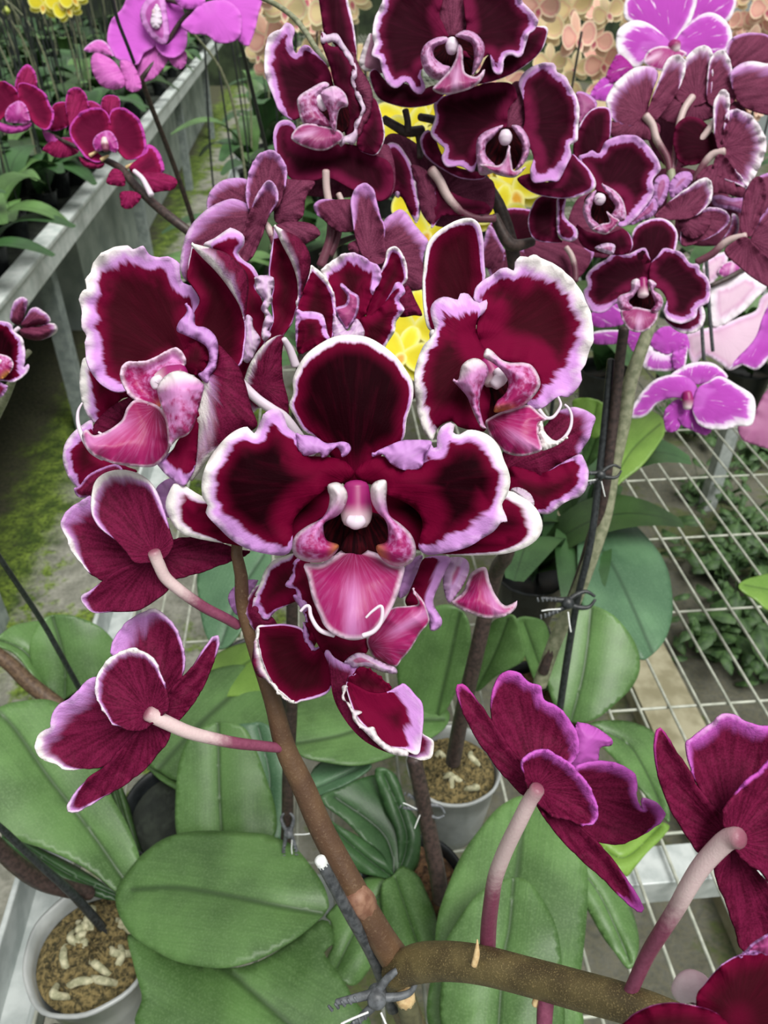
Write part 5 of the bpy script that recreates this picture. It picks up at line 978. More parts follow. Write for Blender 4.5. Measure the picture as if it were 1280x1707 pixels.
# --- plant behind it, black pot
cb = at_z(300, 1345, BENCH+.09)
midl = thing('potted_orchid', 'orchid in a black pot behind the large front leaf at the left, leaves upright', 'orchid', (cb[0], cb[1], BENCH))
pot(midl, cb, .052, .09, 'pot_black', 'soil_mat', seed=5)
leaf(midl, 'X', [(265,1285),(248,1272),(262,1240),(290,1195),(310,1150),(345,1120),(400,1108),(435,1125),(465,1180),(480,1240),(440,1260),(340,1262),(300,1300)], [(262,1285),(330,1210),(410,1140),(440,1125)], (.10,.14), fold=-4, mat=MAT['leaf'])
leaf(midl, 'X', [(245,1270),(290,1275),(305,1290),(310,1325),(285,1312),(255,1290)], [(250,1275),(305,1310)], (.09,.10))
leaf(midl, 'X', [(385,1232),(420,1205),(455,1215),(478,1260),(482,1320),(476,1392),(430,1395)], [(440,1390),(450,1300),(430,1210)], (.10,.15), mat=MAT['leaf_blue'])
leaf(midl, 'X', [(296,1395),(294,1300),(303,1255),(322,1222),(362,1205),(405,1212),(425,1245),(445,1300),(460,1352),(458,1392),(430,1410),(340,1415)], [(372,1412),(366,1320),(364,1206)], (.105,.17), fold=-6)
leaf(midl, 'X', [(180,1320),(195,1300),(215,1340),(228,1390),(240,1430),(225,1440),(205,1390)], [(228,1435),(192,1310)], (.08,.12), mat=MAT['leaf_shade'])
# --- plants further left
cc = at_z(40, 1150, BENCH+.09)
farl = thing('potted_orchid', 'orchid with two broad leaves and a brown leaning stem at the left picture edge', 'orchid', (at_z(130, 1290, BENCH)[0], at_z(130, 1290, BENCH)[1], BENCH))
cc = np.array([farl.location.x, farl.location.y])
pot(farl, cc, .045, .085, 'pot_black', 'bark', seed=6)
leaf(farl, 'I', [(-20,830),(40,765),(100,743),(190,735),(160,800),(170,870),(200,960),(250,1080),(180,1030),(120,940),(60,875)], [(240,1070),(120,880),(-10,815)], (.10,.15), mat=MAT['leaf'])
leaf(farl, 'I', [(130,860),(148,790),(195,722),(285,705),(380,728),(450,765),(505,822),(505,880),(450,960),(390,1020),(310,1065),(255,1098),(195,1030),(148,950)], [(290,1085),(285,900),(235,715)], (.09,.16), fold=-6)
pxtube('flower_stalk', farl, 'I', [(-30,870),(50,930),(130,1010),(260,1110)], [30,32,34,34], (.80,.82), MAT['stem_brown'])
# --- plant behind the front spike
ce = at_z(420, 1120, BENCH+.06)
back = thing('potted_orchid', 'orchid behind the front brown spike, one hanging grey-green leaf and one yellowish leaf', 'orchid', (at_z(440, 1190, BENCH)[0], at_z(440, 1190, BENCH)[1], BENCH))
pot(back, np.array([back.location.x, back.location.y]), .045, .085, 'pot_black', 'bark', seed=8)
leaf(back, 'X', [(330,955),(360,938),(400,922),(448,920),(446,960),(420,1005),(402,1050),(378,1078),(356,1077),(340,1050),(331,1000)], [(440,925),(400,990),(368,1075)], (.24,.20), mat=MAT['leaf_blue'])
leaf(back, 'X', [(335,1112),(380,1080),(425,1072),(445,1100),(450,1150),(400,1160),(340,1155)], [(345,1150),(440,1085)], (.12,.15), mat=MAT['leaf_lime'])
# --- middle plant
cm = at_z(690, 1470, BENCH+.07)
midp = thing('potted_orchid', 'orchid low in the middle with a rosette of dark and mid green leaves', 'orchid', (cm[0], cm[1], BENCH))
pot(midp, cm, .045, .07, 'pot_black', 'bark', seed=9)
leaf(midp, 'M', [(600,150),(690,170),(740,300),(800,400),(790,580),(720,600),(690,420),(640,320)], [(710,600),(740,430),(640,170)], (.08,.13), mat=MAT['leaf_dark'])
leaf(midp, 'M', [(310,190),(340,130),(420,95),(580,125),(500,200),(400,242),(340,262)], [(320,240),(560,130)], (.10,.11), mat=MAT['leaf_blue'])
leaf(midp, 'M', [(360,280),(450,230),(560,180),(660,180),(720,300),(730,420),(722,520),(710,610),(685,645),(640,560),(560,470),(470,380)], [(690,640),(640,440),(420,270)], (.08,.12), mat=MAT['leaf_dark'], fold=-5)
leaf(midp, 'M', [(390,380),(460,410),(560,465),(630,520),(668,590),(685,635),(600,622),(520,602),(430,520)], [(685,632),(560,540),(400,400)], (.085,.125), mat=MAT['leaf_dark'])
leaf(midp, 'M', [(380,800),(480,690),(540,640),(600,620),(690,640),(660,780),(640,900),(600,1000),(500,1110),(390,1010),(410,930),(400,820)], [(685,645),(560,780),(430,1030)], (.085,.08))
leaf(midp, 'M', [(630,660),(680,620),(720,578),(790,618),(832,700),(870,800),(874,900),(850,970),(760,955),(690,905),(630,800)], [(690,630),(740,780),(800,960)], (.09,.10), fold=-6)
pxtube('flower_spike', midp, 'X', [(690,1265),(700,1310),(708,1350),(718,1400),(728,1450),(735,1500)], [13,13,13,14,14,14], (.62,.66), MAT['stem_dark'])
# --- second orchid: leaves and clear pot
pot(second, at_z(757, 1272, BENCH+.10), .045, .10, 'pot_clear', wavy=.02, roots=6, seed=11)
leaf(second, 'X', [(488,1220),(500,1165),(560,1135),(640,1140),(700,1175),(746,1183),(742,1212),(700,1240),(650,1262),(600,1275),(550,1271),(500,1257)], [(740,1200),(640,1205),(560,1228),(492,1240)], (.11,.14), fold=-5)
leaf(second, 'J', [(855,720),(880,560),(960,450),(1100,390),(1200,440),(1232,560),(1205,720),(1150,850),(1085,945),(985,965),(900,930)], [(1060,960),(1120,700),(1180,420)], (.11,.22), fold=-6, mat=MAT['leaf'])
leaf(second, 'K', [(150,780),(165,700),(190,620),(230,540),(310,520),(345,620),(345,690),(250,745),(175,805)], [(170,800),(240,660),(290,530)], (.11,.20))
# --- third orchid: leaves
pot(third, at_z(905, 1160, BENCH+.09), .05, .09, 'pot_black', 'bark', seed=12)
leaf(third, 'H', [(330,790),(400,765),(470,785),(512,820),(492,900),(450,960),(400,930)], [(420,950),(450,800)], (.30,.33), mat=MAT['leaf_lime'])
leaf(third, 'H', [(375,1080),(400,950),(470,890),(500,960),(450,1060),(400,1100)], [(400,1090),(470,900)], (.2,.26))
leaf(third, 'H', [(505,1200),(540,1050),(620,850),(700,825),(770,865),(778,935),(742,1000),(672,1090),(585,1160),(520,1210)], [(515,1200),(620,1020),(760,890)], (.22,.26), mat=MAT['leaf_lime'], fold=-3)
leaf(third, 'K', [(555,340),(560,190),(600,130),(680,115),(760,160),(830,230),(880,300),(908,380),(917,500),(892,600),(842,662),(795,682),(740,600),(680,560),(600,520),(560,440)], [(560,170),(690,330),(840,660)], (.16,.12), mat=MAT['leaf_blue'], fold=-4)
leaf(third, 'K', [(305,560),(340,525),(420,535),(450,600),(455,700),(465,790),(405,790),(362,690),(330,620)], [(440,790),(350,540)], (.10,.18))
leaf(third, 'K', [(445,800),(440,680),(465,570),(530,510),(600,478),(680,508),(740,568),(782,640),(792,720),(762,790),(702,850),(640,902),(580,925),(540,925),(490,900)], [(530,920),(580,720),(608,490)], (.10,.17), fold=-6)
leaf(third, 'K', [(600,930),(700,915),(780,928),(850,968),(876,1080),(892,1180),(905,1300),(850,1240),(780,1160),(700,1070),(640,1005)], [(600,940),(760,1020),(890,1280)], (.09,.08), mat=MAT['leaf'])
leaf(third, 'N', [(480,450),(560,460),(700,440),(790,385),(842,400),(812,450),(742,520),(692,580),(650,625),(605,575),(550,515)], [(500,460),(640,540),(800,400)], (.07,.06), mat=MAT['leaf_lime'])
leaf(third, 'X', [(1232,978),(1255,962),(1320,955),(1330,1010),(1285,1018),(1262,1002)], [(1320,990),(1240,975)], (.10,.12), mat=MAT['leaf_lime'])
# --- front orchid: leaves
pot(hero, hb, .055, .10, 'pot_clear', seed=14)
leaf(hero, 'N', [(470,530),(530,600),(600,680),(662,742),(694,830),(708,920),(692,990),(660,1032),(600,965),(540,885),(470,760),(400,640)], [(420,560),(540,720),(670,1010)], (.10,.08), fold=-3)
leaf(hero, 'N', [(-200,960),(-187,800),(-137,650),(-77,520),(-7,420),(73,325),(150,275),(200,268),(260,300),(310,350),(360,420),(410,480),(450,530),(478,600),(476,780),(455,1000),(435,1130),(410,1340),(-190,1340)], [(90,1340),(115,1000),(152,700),(172,560),(200,275)], (.13,.15), fold=-7, droop=5)
leaf(hero, 'N', [(-155,960),(-130,870),(-60,760),(0,690),(90,642),(180,630),(240,670),(300,760),(342,860),(362,980),(360,1090),(335,1340),(-140,1340)], [(80,1340),(105,1000),(132,850),(150,635)], (.155,.175), fold=-6, droop=5)
def struct(name, V, F, mat):
    o = mesh_obj(name, None, V, F, mat, smooth=False); o['kind'] = 'structure'; return o
# ---------------------------------------------------------------- stakes and clips
def stake(label, F, pts, r, Ds, mat='stake_grey', cap=None):
    V = conv(F, pts); s = FR[F][2]
    p0 = at(V[-1][0], V[-1][1], Ds[-1])
    t = thing('plant_stake', label, 'stake', tuple(p0))
    pxtube('rod', t, F, pts, r, Ds, MAT[mat])
    if cap:
        a = at(V[0][0], V[0][1], Ds[0]); b = at(V[1][0], V[1][1], Ds[1]); d = (a-b)/np.linalg.norm(a-b)
        rr = r[0]/s*Ds[0]/FPX
        tube('end_cap', t, [a-d*.0008, a+d*.0022], [rr*.98, rr*.98], MAT[cap], 14, label='white cut end')
    return t
stake('short grey stake with a white cut end beside the brown spike', 'X', [(537,1440),(580,1520),(625,1600),(655,1680)], [10,10,11,12], (.275,.285,.30,.315), cap='cap_white')
stake('cut bamboo stake below the black clip', 'X', [(676,1665),(690,1720),(705,1780)], [17,18,19], (.30,.315,.335), 'bamboo_dark', 'bamboo')
stake('thin dark wire stake leaning over the left leaves', 'I', [(-40,390),(0,455),(180,725),(260,865),(350,1028),(420,1150)], [12,12,12,12,12,12], (.55,.56,.63,.66,.70,.74), 'black_plastic')
stake('thin dark wire stake stuck in the clear pot', 'L', [(-60,360),(0,405),(160,555),(310,690),(420,810),(500,905)], [15,15,17,19,20,18], (.52,.535,.57,.60,.625,.645), 'black_plastic')
stake('thick dark stem-like stake behind the wire one, above the clear pot', 'L', [(-60,440),(60,560),(180,640),(300,680),(400,700)], [34,38,40,36,30], (.56,.58,.60,.615,.63), 'stem_dark')
stake('thin dark stake through the pink-magenta orchid', 'A', [(490,-60),(520,80),(570,210),(620,340),(680,490),(740,650),(800,800),(852,960)], [8,8,8,8,8,8,8,8], (.66,.68,.70,.73,.76,.80,.84,.9), 'black_plastic')
stake('thin dark stake right of the pink-magenta orchid', 'A', [(1010,-40),(1040,80),(1085,250),(1130,440),(1185,670)], [9,9,9,9,9], (.72,.75,.8,.86,.94), 'black_plastic')
stake('thin black stake bound to the olive spike beside the grid', 'X', [(1018,600),(1002,760),(985,900),(962,1000),(945,1100),(932,1190)], [6,6,6,6,6,6], (.575,.59,.60,.62,.65,.68), 'black_plastic')
stake('grey stake in front of the pale pink flower, longer one', 'Q', [(868,50),(878,200),(890,400),(912,660)], [12,12,12,12], (.84,.845,.85,.86))
stake('grey stake in front of the pale pink flower, shorter one', 'Q', [(835,430),(842,560),(852,720)], [12,12,12], (.84,.845,.85))
stake('arching dark wire at the top beside the upper flower', 'B', [(70,-20),(150,15),(230,70),(290,140),(340,220),(390,290)], [10,11,12,12,12,11], (.47,.46,.45,.44,.43,.42), 'stem_olive')
def clip(label, px, py, D, sc, rot, mat):
    """a spring clip: two toothed jaws round a hinge, two finger tabs"""
    o = at(px, py, D); t = thing('plant_clip', label, 'clip', tuple(o))
    X = R @ np.array([math.cos(rot), math.sin(rot), 0.]); Y = R @ np.array([-math.sin(rot), math.cos(rot), 0.]); Z = R @ np.array([0, 0, 1.])
    P = lambda a, b, c=0: o+(X*a+Y*b+Z*c)*sc
    # hinge disc
    tube('hinge', t, [P(0, 0, -3), P(0, 0, 4)], [.0042*sc/.001, .0042*sc/.001], MAT[mat], 20)
    tube('hinge_pin', t, [P(0, 0, 3.5), P(0, 0, 5.2)], [.0019*sc/.001, .0017*sc/.001], MAT['black_plastic'], 12)
    for s in (1, -1):
        tube('finger_tab', t, [P(0, 2*s, 1), P(-8, 4*s, 1), P(-17, 6.5*s, 1)], [2.2*sc, 1.9*sc, 1.4*sc], MAT[mat], 8)
        tube('jaw', t, [P(2, 2*s, 0), P(9, 5*s, 0), P(15, 5.4*s, 0), P(20, 1.2*s, 0)], [2.1*sc, 1.8*sc, 1.4*sc, 1.0*sc], MAT[mat], 8)
        for k in range(5):
            q = 3+k*3.0
            tube('tooth', t, [P(-5-q, (3.2+.4*k)*s, 2.2), P(-5.4-q, (5.6+.5*k)*s, 2.6)], [.8*sc, .6*sc], MAT['grey_plastic'], 6)
    tube('spring_wire', t, [P(-6, -3, 3), P(-14, -2, 3.4), P(-19, -2, 3)], [.55*sc]*3, MAT['cap_white'], 6)
    tube('spring_wire', t, [P(-1, -6, 3), P(-1.5, -14, 3.4), P(-1.5, -20, 3)], [.55*sc]*3, MAT['cap_white'], 6)
    return t
clip('grey spring clip holding the front spike to its stakes', 628, 1660, .288, .00082, math.radians(28), 'grey_plastic')
clip('small dark clip on the stem behind the large front leaf', 481, 1388, .625, .00085, math.radians(95), 'grey_plastic')
clip('small dark clip on the stem in the middle rosette', 706, 1345, .635, .0009, math.radians(-20), 'grey_plastic')
clip('black clip on the olive spike, lower one', 945, 1005, .605, .0011, math.radians(10), 'black_plastic')
clip('black clip on the olive spike, upper one', 1000, 792, .575, .0008, math.radians(15), 'black_plastic')
# ================================================================ benches
def box(V, F, lo, hi):
    n = len(V)
    for z in (lo[2], hi[2]):
        for (x, y) in ((lo[0], lo[1]), (hi[0], lo[1]), (hi[0], hi[1]), (lo[0], hi[1])): V.append((x, y, z))
    F += [(n+3, n+2, n+1, n), (n+4, n+5, n+6, n+7), (n, n+1, n+5, n+4), (n+1, n+2, n+6, n+5), (n+2, n+3, n+7, n+6), (n+3, n, n+4, n+7)]
def boxes(name, parent, lst, mat, bev=.0015):
    V = []; F = []
    for lo, hi in lst: box(V, F, lo, hi)
    o = mesh_obj(name, parent, V, F, mat, smooth=False)
    if bev:
        b = o.modifiers.new('bevel', 'BEVEL'); b.width = bev; b.segments = 2
    return o
XL = at_z(22, 1600, BENCH)[0]; XR = 1.25; Y0, Y1 = -.25, 9.0
bench = thing('plant_bench', 'wire-grid bench carrying the orchids in the foreground', 'bench', (0, 1.5, 0))
zt = BENCH
boxes('rim_rail', bench, [((XL-.014, Y0, zt-.03), (XL-.008, Y1, zt+.018)), ((XL-.014, Y0, zt-.034), (XL+.03, Y1, zt-.028)), ((XL+.024, Y0, zt-.034), (XL+.03, Y1, zt-.004))], MAT['galvanised'], .002)
boxes('rim_rail', bench, [((XR, Y0, zt-.03), (XR+.006, Y1, zt+.018)), ((XR-.04, Y0, zt-.034), (XR+.006, Y1, zt-.028))], MAT['galvanised'], .002)
yc = [at_z(1150, y, BENCH)[1] for y in (792, 894, 1014, 1171)]; dy = (yc[0]-yc[3])/3
xs0 = at_z(1081, 800, BENCH)[0]; dx = .0501*.75
V = []; F = []
def wire(p, q, r):
    n = len(V); a = np.array(p); b = np.array(q); d = (b-a)/np.linalg.norm(b-a)
    u = np.cross(d, [0, 0, 1.]); w = np.cross(u, d)
    for e in (a, b):
        for k in range(8): V.append(tuple(e+r*(u*math.cos(k*math.pi/4)+w*math.sin(k*math.pi/4))))
    for k in range(8): F.append((n+k, n+(k+1) % 8, n+8+(k+1) % 8, n+8+k))
k0 = int((XL+.03-xs0)/dx); k1 = int((XR-.02-xs0)/dx)
for k in range(k0, k1+1):
    x = xs0+k*dx
    if XL+.02 < x < XR: wire((x, Y0, zt-.0025), (x, Y1, zt-.0025), .0019)
y = yc[3]
while y > Y0: y -= dy
while y < Y1:
    if y > Y0: wire((XL+.02, y, zt-.0065), (XR, y, zt-.0065), .0018)
    y += dy
mesh_obj('wire_grid', bench, V, F, MAT['wire'])
ybar = at_z(1050, 1460, BENCH-.03)[1]
for yy in (ybar, ybar+1.5, ybar+3.0, ybar+4.5, ybar+6.0, ybar+7.5):
    boxes('cross_bar', bench, [((XL+.03, yy-.02, zt-.05), (XR, yy+.02, zt-.011))], MAT['galvanised'])
    for xx in (XL+.06, XR-.08):
        boxes('leg', bench, [((xx, yy-.02, 0), (xx+.04, yy+.02, zt-.05))], MAT['galvanised'])
# left bench
XB = at_z(180, 290, BENCH)[0]
lb = thing('plant_bench', 'second bench across the aisle with a broad grey metal edge rail', 'bench', (XB-.9, 3, 0))
boxes('rim_rail', lb, [((XB-.03, -.2, zt-.075), (XB, 9, zt)), ((XB-.05, -.2, zt-.004), (XB+.008, 9, zt+.012))], MAT['rail_paint'], .003)
boxes('bench_top', lb, [((XB-1.8, -.2, zt-.04), (XB-.04, 9, zt-.02))], MAT['soil_mat'])
simple('plinth', '8c9794', 'acb5b1', 7, rough=.85, bstr=.5, bdist=.01)
struct('trim_2', [(XB-1.7, 3.5, 0), (XB-.22, 3.5, 0), (XB-.22, 9, 0), (XB-1.7, 9, 0), (XB-1.7, 3.5, .42), (XB-.22, 3.5, .42), (XB-.22, 9, .42), (XB-1.7, 9, .42)], [(0, 1, 5, 4), (1, 2, 6, 5), (2, 3, 7, 6), (3, 0, 4, 7), (4, 5, 6, 7)], MAT['plinth'])
for yy in (1.55, 2.6, 4.2, 6.0, 7.8):
    for xx in (XB-.10, XB-1.6): boxes('leg', lb, [((xx, yy-.03, 0), (xx+.05, yy+.03, zt-.04))], MAT['concrete_leg'])
# ---------------------------------------------------------------- floor and walls
def floor_mat():
    N = NT('floor'); o = N.obj(); sx = N.n('ShaderNodeSeparateXYZ'); N.l(o, sx.inputs[0])
    a = N.noise(o, 2.6, 6, .65); b = N.noise(o, 16, 5, .65); c = N.noise(o, 90, 4)
    con = N.mix(N.smooth(b, .3, .7), lin('77786c'), lin('a5a498')); con = N.mix(N.math('MULTIPLY', N.smooth(c, .4, .7), .4), con, lin('57584c'))
    moss = N.mix(N.smooth(b, .35, .65), lin('3d5418'), lin('7c9436')); moss = N.mix(N.smooth(c, .4, .7), moss, lin('2c3a16'))
    dirt_shade = N.mix(N.smooth(c, .35, .65), lin('35362a'), lin('56533f'))
    mm = N.smooth(N.math('ADD', a, N.math('MULTIPLY', N.math('SUBTRACT', b, .5), .35)), .50, .58)
    # worn walking line along the aisle, soil along the left bench
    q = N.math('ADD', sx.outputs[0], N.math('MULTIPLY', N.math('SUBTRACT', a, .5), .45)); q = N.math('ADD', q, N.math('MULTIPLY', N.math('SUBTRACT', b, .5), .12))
    d = N.smooth(q, XB-.12, XB-.25)
    band = N.smooth(q, XB+.02, XB-.08)
    mm = N.math('MAXIMUM', mm, band)
    d = N.math('MAXIMUM', d, N.math('MULTIPLY', N.smooth(q, XL+.10, XL+.32), .8))  # shade under the wire bench put into the floor colour, using the soil tone
    col = N.mix(mm, con, moss); col = N.mix(N.math('MULTIPLY', d, .92), col, dirt_shade)
    N.out(col, rough=.9, bump=N.math('ADD', b, c), bstr=.6, bdist=.006)
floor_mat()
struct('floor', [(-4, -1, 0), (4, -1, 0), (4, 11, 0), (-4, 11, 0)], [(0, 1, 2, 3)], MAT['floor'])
simple('panel', 'aab3ab', 'c4ccc4', 3, rough=.6)
simple('panel_green', '1f2a1a', '3c4a30', 5, rough=.9)
struct('wall_back', [(-4, 11, 0), (4, 11, 0), (4, 11, 2.6), (-4, 11, 2.6)], [(0, 1, 2, 3)], MAT['panel_green'])
struct('wall_left', [(-4, -1, 0), (-4, 11, 0), (-4, 11, 2.6), (-4, -1, 2.6)], [(0, 1, 2, 3)], MAT['panel_green'])
xk = at_z(1105, 1120, .05)[0]
V = []; F = []; box(V, F, (xk-.09, -.5, 0), (xk+.03, 5, .06)); struct('trim_1', V, F, MAT['timber'])
# ================================================================ plants in the background
def local_surf(out, n=8):
    return surf([(p[0], p[1])+tuple(p[2:]) for p in out], (0, 0), h=max(np.ptp([p[0] for p in out]), np.ptp([p[1] for p in out]))/n)
def bloom_mesh(name, pal, lipk='lip'):
    """a whole moth-orchid bloom about 2 units wide facing +Z, one mesh (used far away)"""
    pet = [(0,-.12),(.3,-.42),(.7,-.5),(1,-.25),(1.02,.12),(.82,.45),(.5,.5),(.2,.3),(0,.1)]
    sep = [(0,-.12),(.3,-.28),(.7,-.3),(1,-.12),(1.05,0),(1,.12),(.7,.3),(.3,.28),(0,.12)]
    lipo = [(0,-.1),(.2,-.22),(.45,-.14),(.6,0),(.45,.14),(.2,.22),(0,.1)]
    V = []; F = []; A1 = []; A2 = []; mi = []; n = 0
    for out, ang, z, curl, kind in ((sep, 90, -.05, -.1, 'back'), (sep, 215, -.06, -.1, 'back'), (sep, 325, -.06, -.1, 'back'), (pet, 8, .02, .12, 'front'), (pet, 172, .03, .12, 'front'), (lipo, 270, .12, .35, 'lip')):
        o2 = [(p[0], p[1] if ang != 172 else -p[1]) for p in out][::1 if ang != 172 else -1]
        S = surf([(x, y, .12, .5) for x, y in o2], (0, 0), (1, 0), h=.14)
        a = math.radians(ang); c, s = math.cos(a), math.sin(a)
        zz = z+curl*S['rad']**2+.05*np.sin(S['th']*20)*S['rad']
        P = np.stack([S['V'][:, 0]*c-S['V'][:, 1]*s, S['V'][:, 0]*s+S['V'][:, 1]*c, zz], 1)
        V.append(P); F += [tuple(i+n for i in q) for q in S['F']]; n += len(P)
        mi += [{'front': 0, 'back': 1, 'lip': 2}[kind]]*len(S['F'])
        A1.append(np.stack([np.minimum(S['m'], 9), S['wh'], S['th'], S['rad']], 1)); A2.append(np.stack([S['dw']*40, S['t'], S['s'], S['d']*40], 1))
    me_o = mesh_obj(name, None, np.concatenate(V), F, [material(pal, 'front'), material(pal, 'front' if pal in ('yellow',) else 'back'), material(pal, lipk)], mi, {'a1': np.concatenate(A1), 'a2': np.concatenate(A2)})
    me = me_o.data; bpy.data.objects.remove(me_o); ORG.pop(name, None); return me
PALS['cream'] = dict(dark='f2dca8', mid='f0c4ac', lilac='f6e6b4', white='fbf3d4', mag='d88', bk1='e8cfa8', bk2='f4e2c0', lip='c8607a', lipl='f2d8b0')
PALS['peach'] = dict(dark='efb9a8', mid='e69a9a', lilac='f5d0b6', white='f9e4cc', mag='d88', bk1='e4b09c', bk2='f0c8b2', lip='b84868', lipl='f0c8a8')
PALS['cream']['mag'] = PALS['peach']['mag'] = 'd88888'
BL = {k: bloom_mesh('bloom_'+k, k) for k in ('cream', 'peach', 'yellow', 'mag')}
def bloom(plant, pal, pos, size, face, rnd, first=[True]):
    o = bpy.data.objects.new('flower', BL[pal]); COL.objects.link(o); o.parent = plant
    f = Vector(face).normalized(); up = Vector((0, 0, 1)); x = up.cross(f).normalized(); y = f.cross(x)
    M = Matrix((x, y, f)).transposed().to_4x4() @ Matrix.Rotation(rnd.uniform(-.4, .4), 4, 'Z')
    o.matrix_local = Matrix.Translation(Vector(tuple(np.array(pos)-_org(plant)))) @ M @ Matrix.Scale(size/2, 4)
    return o
def leaf_mesh(L, Wd, rise, drop):
    V = []; F = []; n = 12; A = []
    for i in range(n+1):
        t = i/n; w = Wd*.5*(math.sin(math.pi*min(1, t*.9+.08))**.6 if t < .98 else .25)
        x = L*t*(1-.12*t); z = rise*math.sin(t*2.2)-drop*t*t
        for k in range(-2, 3):
            s = k/2; V.append((x, s*w, z+.25*w*abs(s)-.1*w*s*s)); A.append((abs(s), t, s, t))
    for i in range(n):
        for k in range(4): F.append((i*5+k, (i+1)*5+k, (i+1)*5+k+1, i*5+k+1))
    return V, F, A
LM = []
for i, (L, Wd, ri, dr) in enumerate(((.20, .07, .05, .06), (.24, .08, .08, .10), (.17, .075, .09, .02), (.22, .06, .03, .08))):
    V, F, A = leaf_mesh(L, Wd, ri, dr); ms = []
    for mat in ('leaf', 'leaf_dark', 'leaf_shade'):
        o = mesh_obj('tmp', None, V, F, MAT[mat], None, {'a1': A}); ms.append(o.data); bpy.data.objects.remove(o); ORG.pop('tmp', None)
    LM.append(ms)
V = []; F = []
for i, (a, z) in enumerate(((.035, 0), (.045, .08), (.049, .085), (.044, .085), (.04, .07), (.001, .07))):
    for k in range(16): V.append((a*math.cos(k*math.pi/8), a*math.sin(k*math.pi/8), z))
for i in range(5):
    for k in range(16): F.append((i*16+k, i*16+(k+1) % 16, (i+1)*16+(k+1) % 16, (i+1)*16+k))
o = mesh_obj('tmp', None, V, F, MAT['pot_black']); POTM = o.data; bpy.data.objects.remove(o)
V, F, tt = sweep([(0, 0, .06), (0.01, .0, .35), (.0, .01, .62)], [.0022]*3, 6)
o = mesh_obj('tmp', None, V, F, MAT['black_plastic']); STM = o.data; bpy.data.objects.remove(o)
V, F, tt = sweep([(0, 0, .06), (0.02, .0, .30), (.01, -.03, .52), (-.03, -.10, .62)], [.0035, .0032, .0028, .0018], 6)
o = mesh_obj('tmp', None, V, F, MAT['stem_olive'], None, {'a1': np.stack([tt, tt, tt, tt], 1)}); SPM = o.data; bpy.data.objects.remove(o); ORG.pop('tmp', None)
V, F, tt = sweep([(0, 0, -.010), (0, 0, 0), (0, 0, .010)], [.006, .011, .006], 10)
o = mesh_obj('tmp', None, V, F, MAT['bud_lime']); BUDM = o.data; bpy.data.objects.remove(o); ORG.pop('tmp', None)
def link(name, me, parent, loc=(0, 0, 0), rot=(0, 0, 0), sc=1):
    o = bpy.data.objects.new(name, me); COL.objects.link(o); o.parent = parent; o.location = loc; o.rotation_euler = rot; o.scale = (sc, sc, sc); return o
def far_plant(x, y, label, group, rnd, tone, nleaf=6, sc=1.0, spike=True):
    t = thing('potted_orchid', label, 'orchid', (x, y, BENCH-.02*(x < XB)), group)
    link('pot', POTM, t)
    a0 = rnd.uniform(0, 6.28)
    for k in range(nleaf):
        link('leaf', LM[(k+rnd.randrange(4)) % 4][tone if rnd.random() < .75 else (tone+1) % 3], t, (0, 0, .075+.006*k), (0, rnd.uniform(-.75, -.1), a0+k*2.4+rnd.uniform(-.3, .3)), sc*rnd.uniform(.8, 1.15))
    link('stake_rod', STM, t, (.012, .0, 0), (rnd.uniform(-.05, .05), rnd.uniform(-.05, .05), rnd.uniform(0, 6)))
    if spike:
        q = link('flower_spike', SPM, t, (0, 0, 0), (0, 0, rnd.uniform(-1, 1)))
        if x < XB and rnd.random() < .4:
            for bx in ((-.03, -.10, .618), (0., -.055, .585)): link('bud', BUDM, q, bx, (0, 0, 0), rnd.uniform(.8, 1.3))
    return t
rnd = random.Random(21)
for t in (mag, pl, st_, wine, mgl, ved):
    link('pot', POTM, t)
    for k in range(0 if t in (ved, mag) else 5): link('leaf', LM[k % 4][1], t, (0, 0, .075+.006*k), (0, -.35, k*2.4+rnd.uniform(-.3, .3)), .9)
G1 = 'green orchids standing on the bench across the aisle'
for row in range(24):
    for c in range(7):
        x = XB-.13-c*.20+rnd.uniform(-.04, .04); y = .75+row*.26+max(0, row-12)*.14+c*.05+rnd.uniform(-.05, .05)
        if y > 8.8 or (y < 1.2 and c > 3): continue
        t = far_plant(x, y, 'green leafy orchid without open flowers on the bench across the aisle', G1, rnd, rnd.choice((0, 1, 1, 2)), 9 if y < 4 else 6, 1.3)
        if rnd.random() < .8:
            for kk in range(3): link('stake_rod', STM, t, (-.02+.03*kk, .03-.03*kk, 0), (rnd.uniform(-.08, .08), rnd.uniform(-.08, .08), 1), rnd.uniform(.9, 1.1))
# yellow blooms far at the top left
yl = far_plant(XB-.33, 3.0, 'green orchid with small yellow blooms, across the aisle at the top', None, rnd, 1)
for px, py in ((100, 2), (112, 14), (72, 8), (122, -4)):
    p = at_y(px, py, 3.0)
    bloom(yl, 'yellow', p, .085, CAM-p, rnd)
# cream and peach orchids far behind on the near bench
G2 = 'cream and peach orchids far behind on the wire bench'
cr = []
for k in range(15):
    x = -.15+.13*k+rnd.uniform(-.05, .05) if k < 11 else -.05+.28*(k-11); y = 1.75+.22*(k % 3) if k < 11 else 2.7
    if x > 1.15: x = rnd.uniform(.3, 1.1)
    t = far_plant(x, y, 'cream to peach flowered orchid standing far behind on the wire bench', G2, rnd, 1, 5)
    cr.append((x, y, t))
def near_cr(p): return min(cr, key=lambda c: (c[0]-p[0])**2+.3*(c[1]-p[1])**2)[2]
for k in range(190):
    px = rnd.uniform(415, 600) if k < 45 else rnd.uniform(790, 1290); py = rnd.uniform(-70, 190) if k >= 45 else rnd.uniform(-60, 130)
    yy = rnd.uniform(1.5, 2.9); p = at_y(px, py, yy)
    bloom(near_cr(p), 'cream' if rnd.random() < .6 else 'peach', p, rnd.uniform(.06, .09), (rnd.uniform(-.7, .5), -1, rnd.uniform(-.3, .5)), rnd)
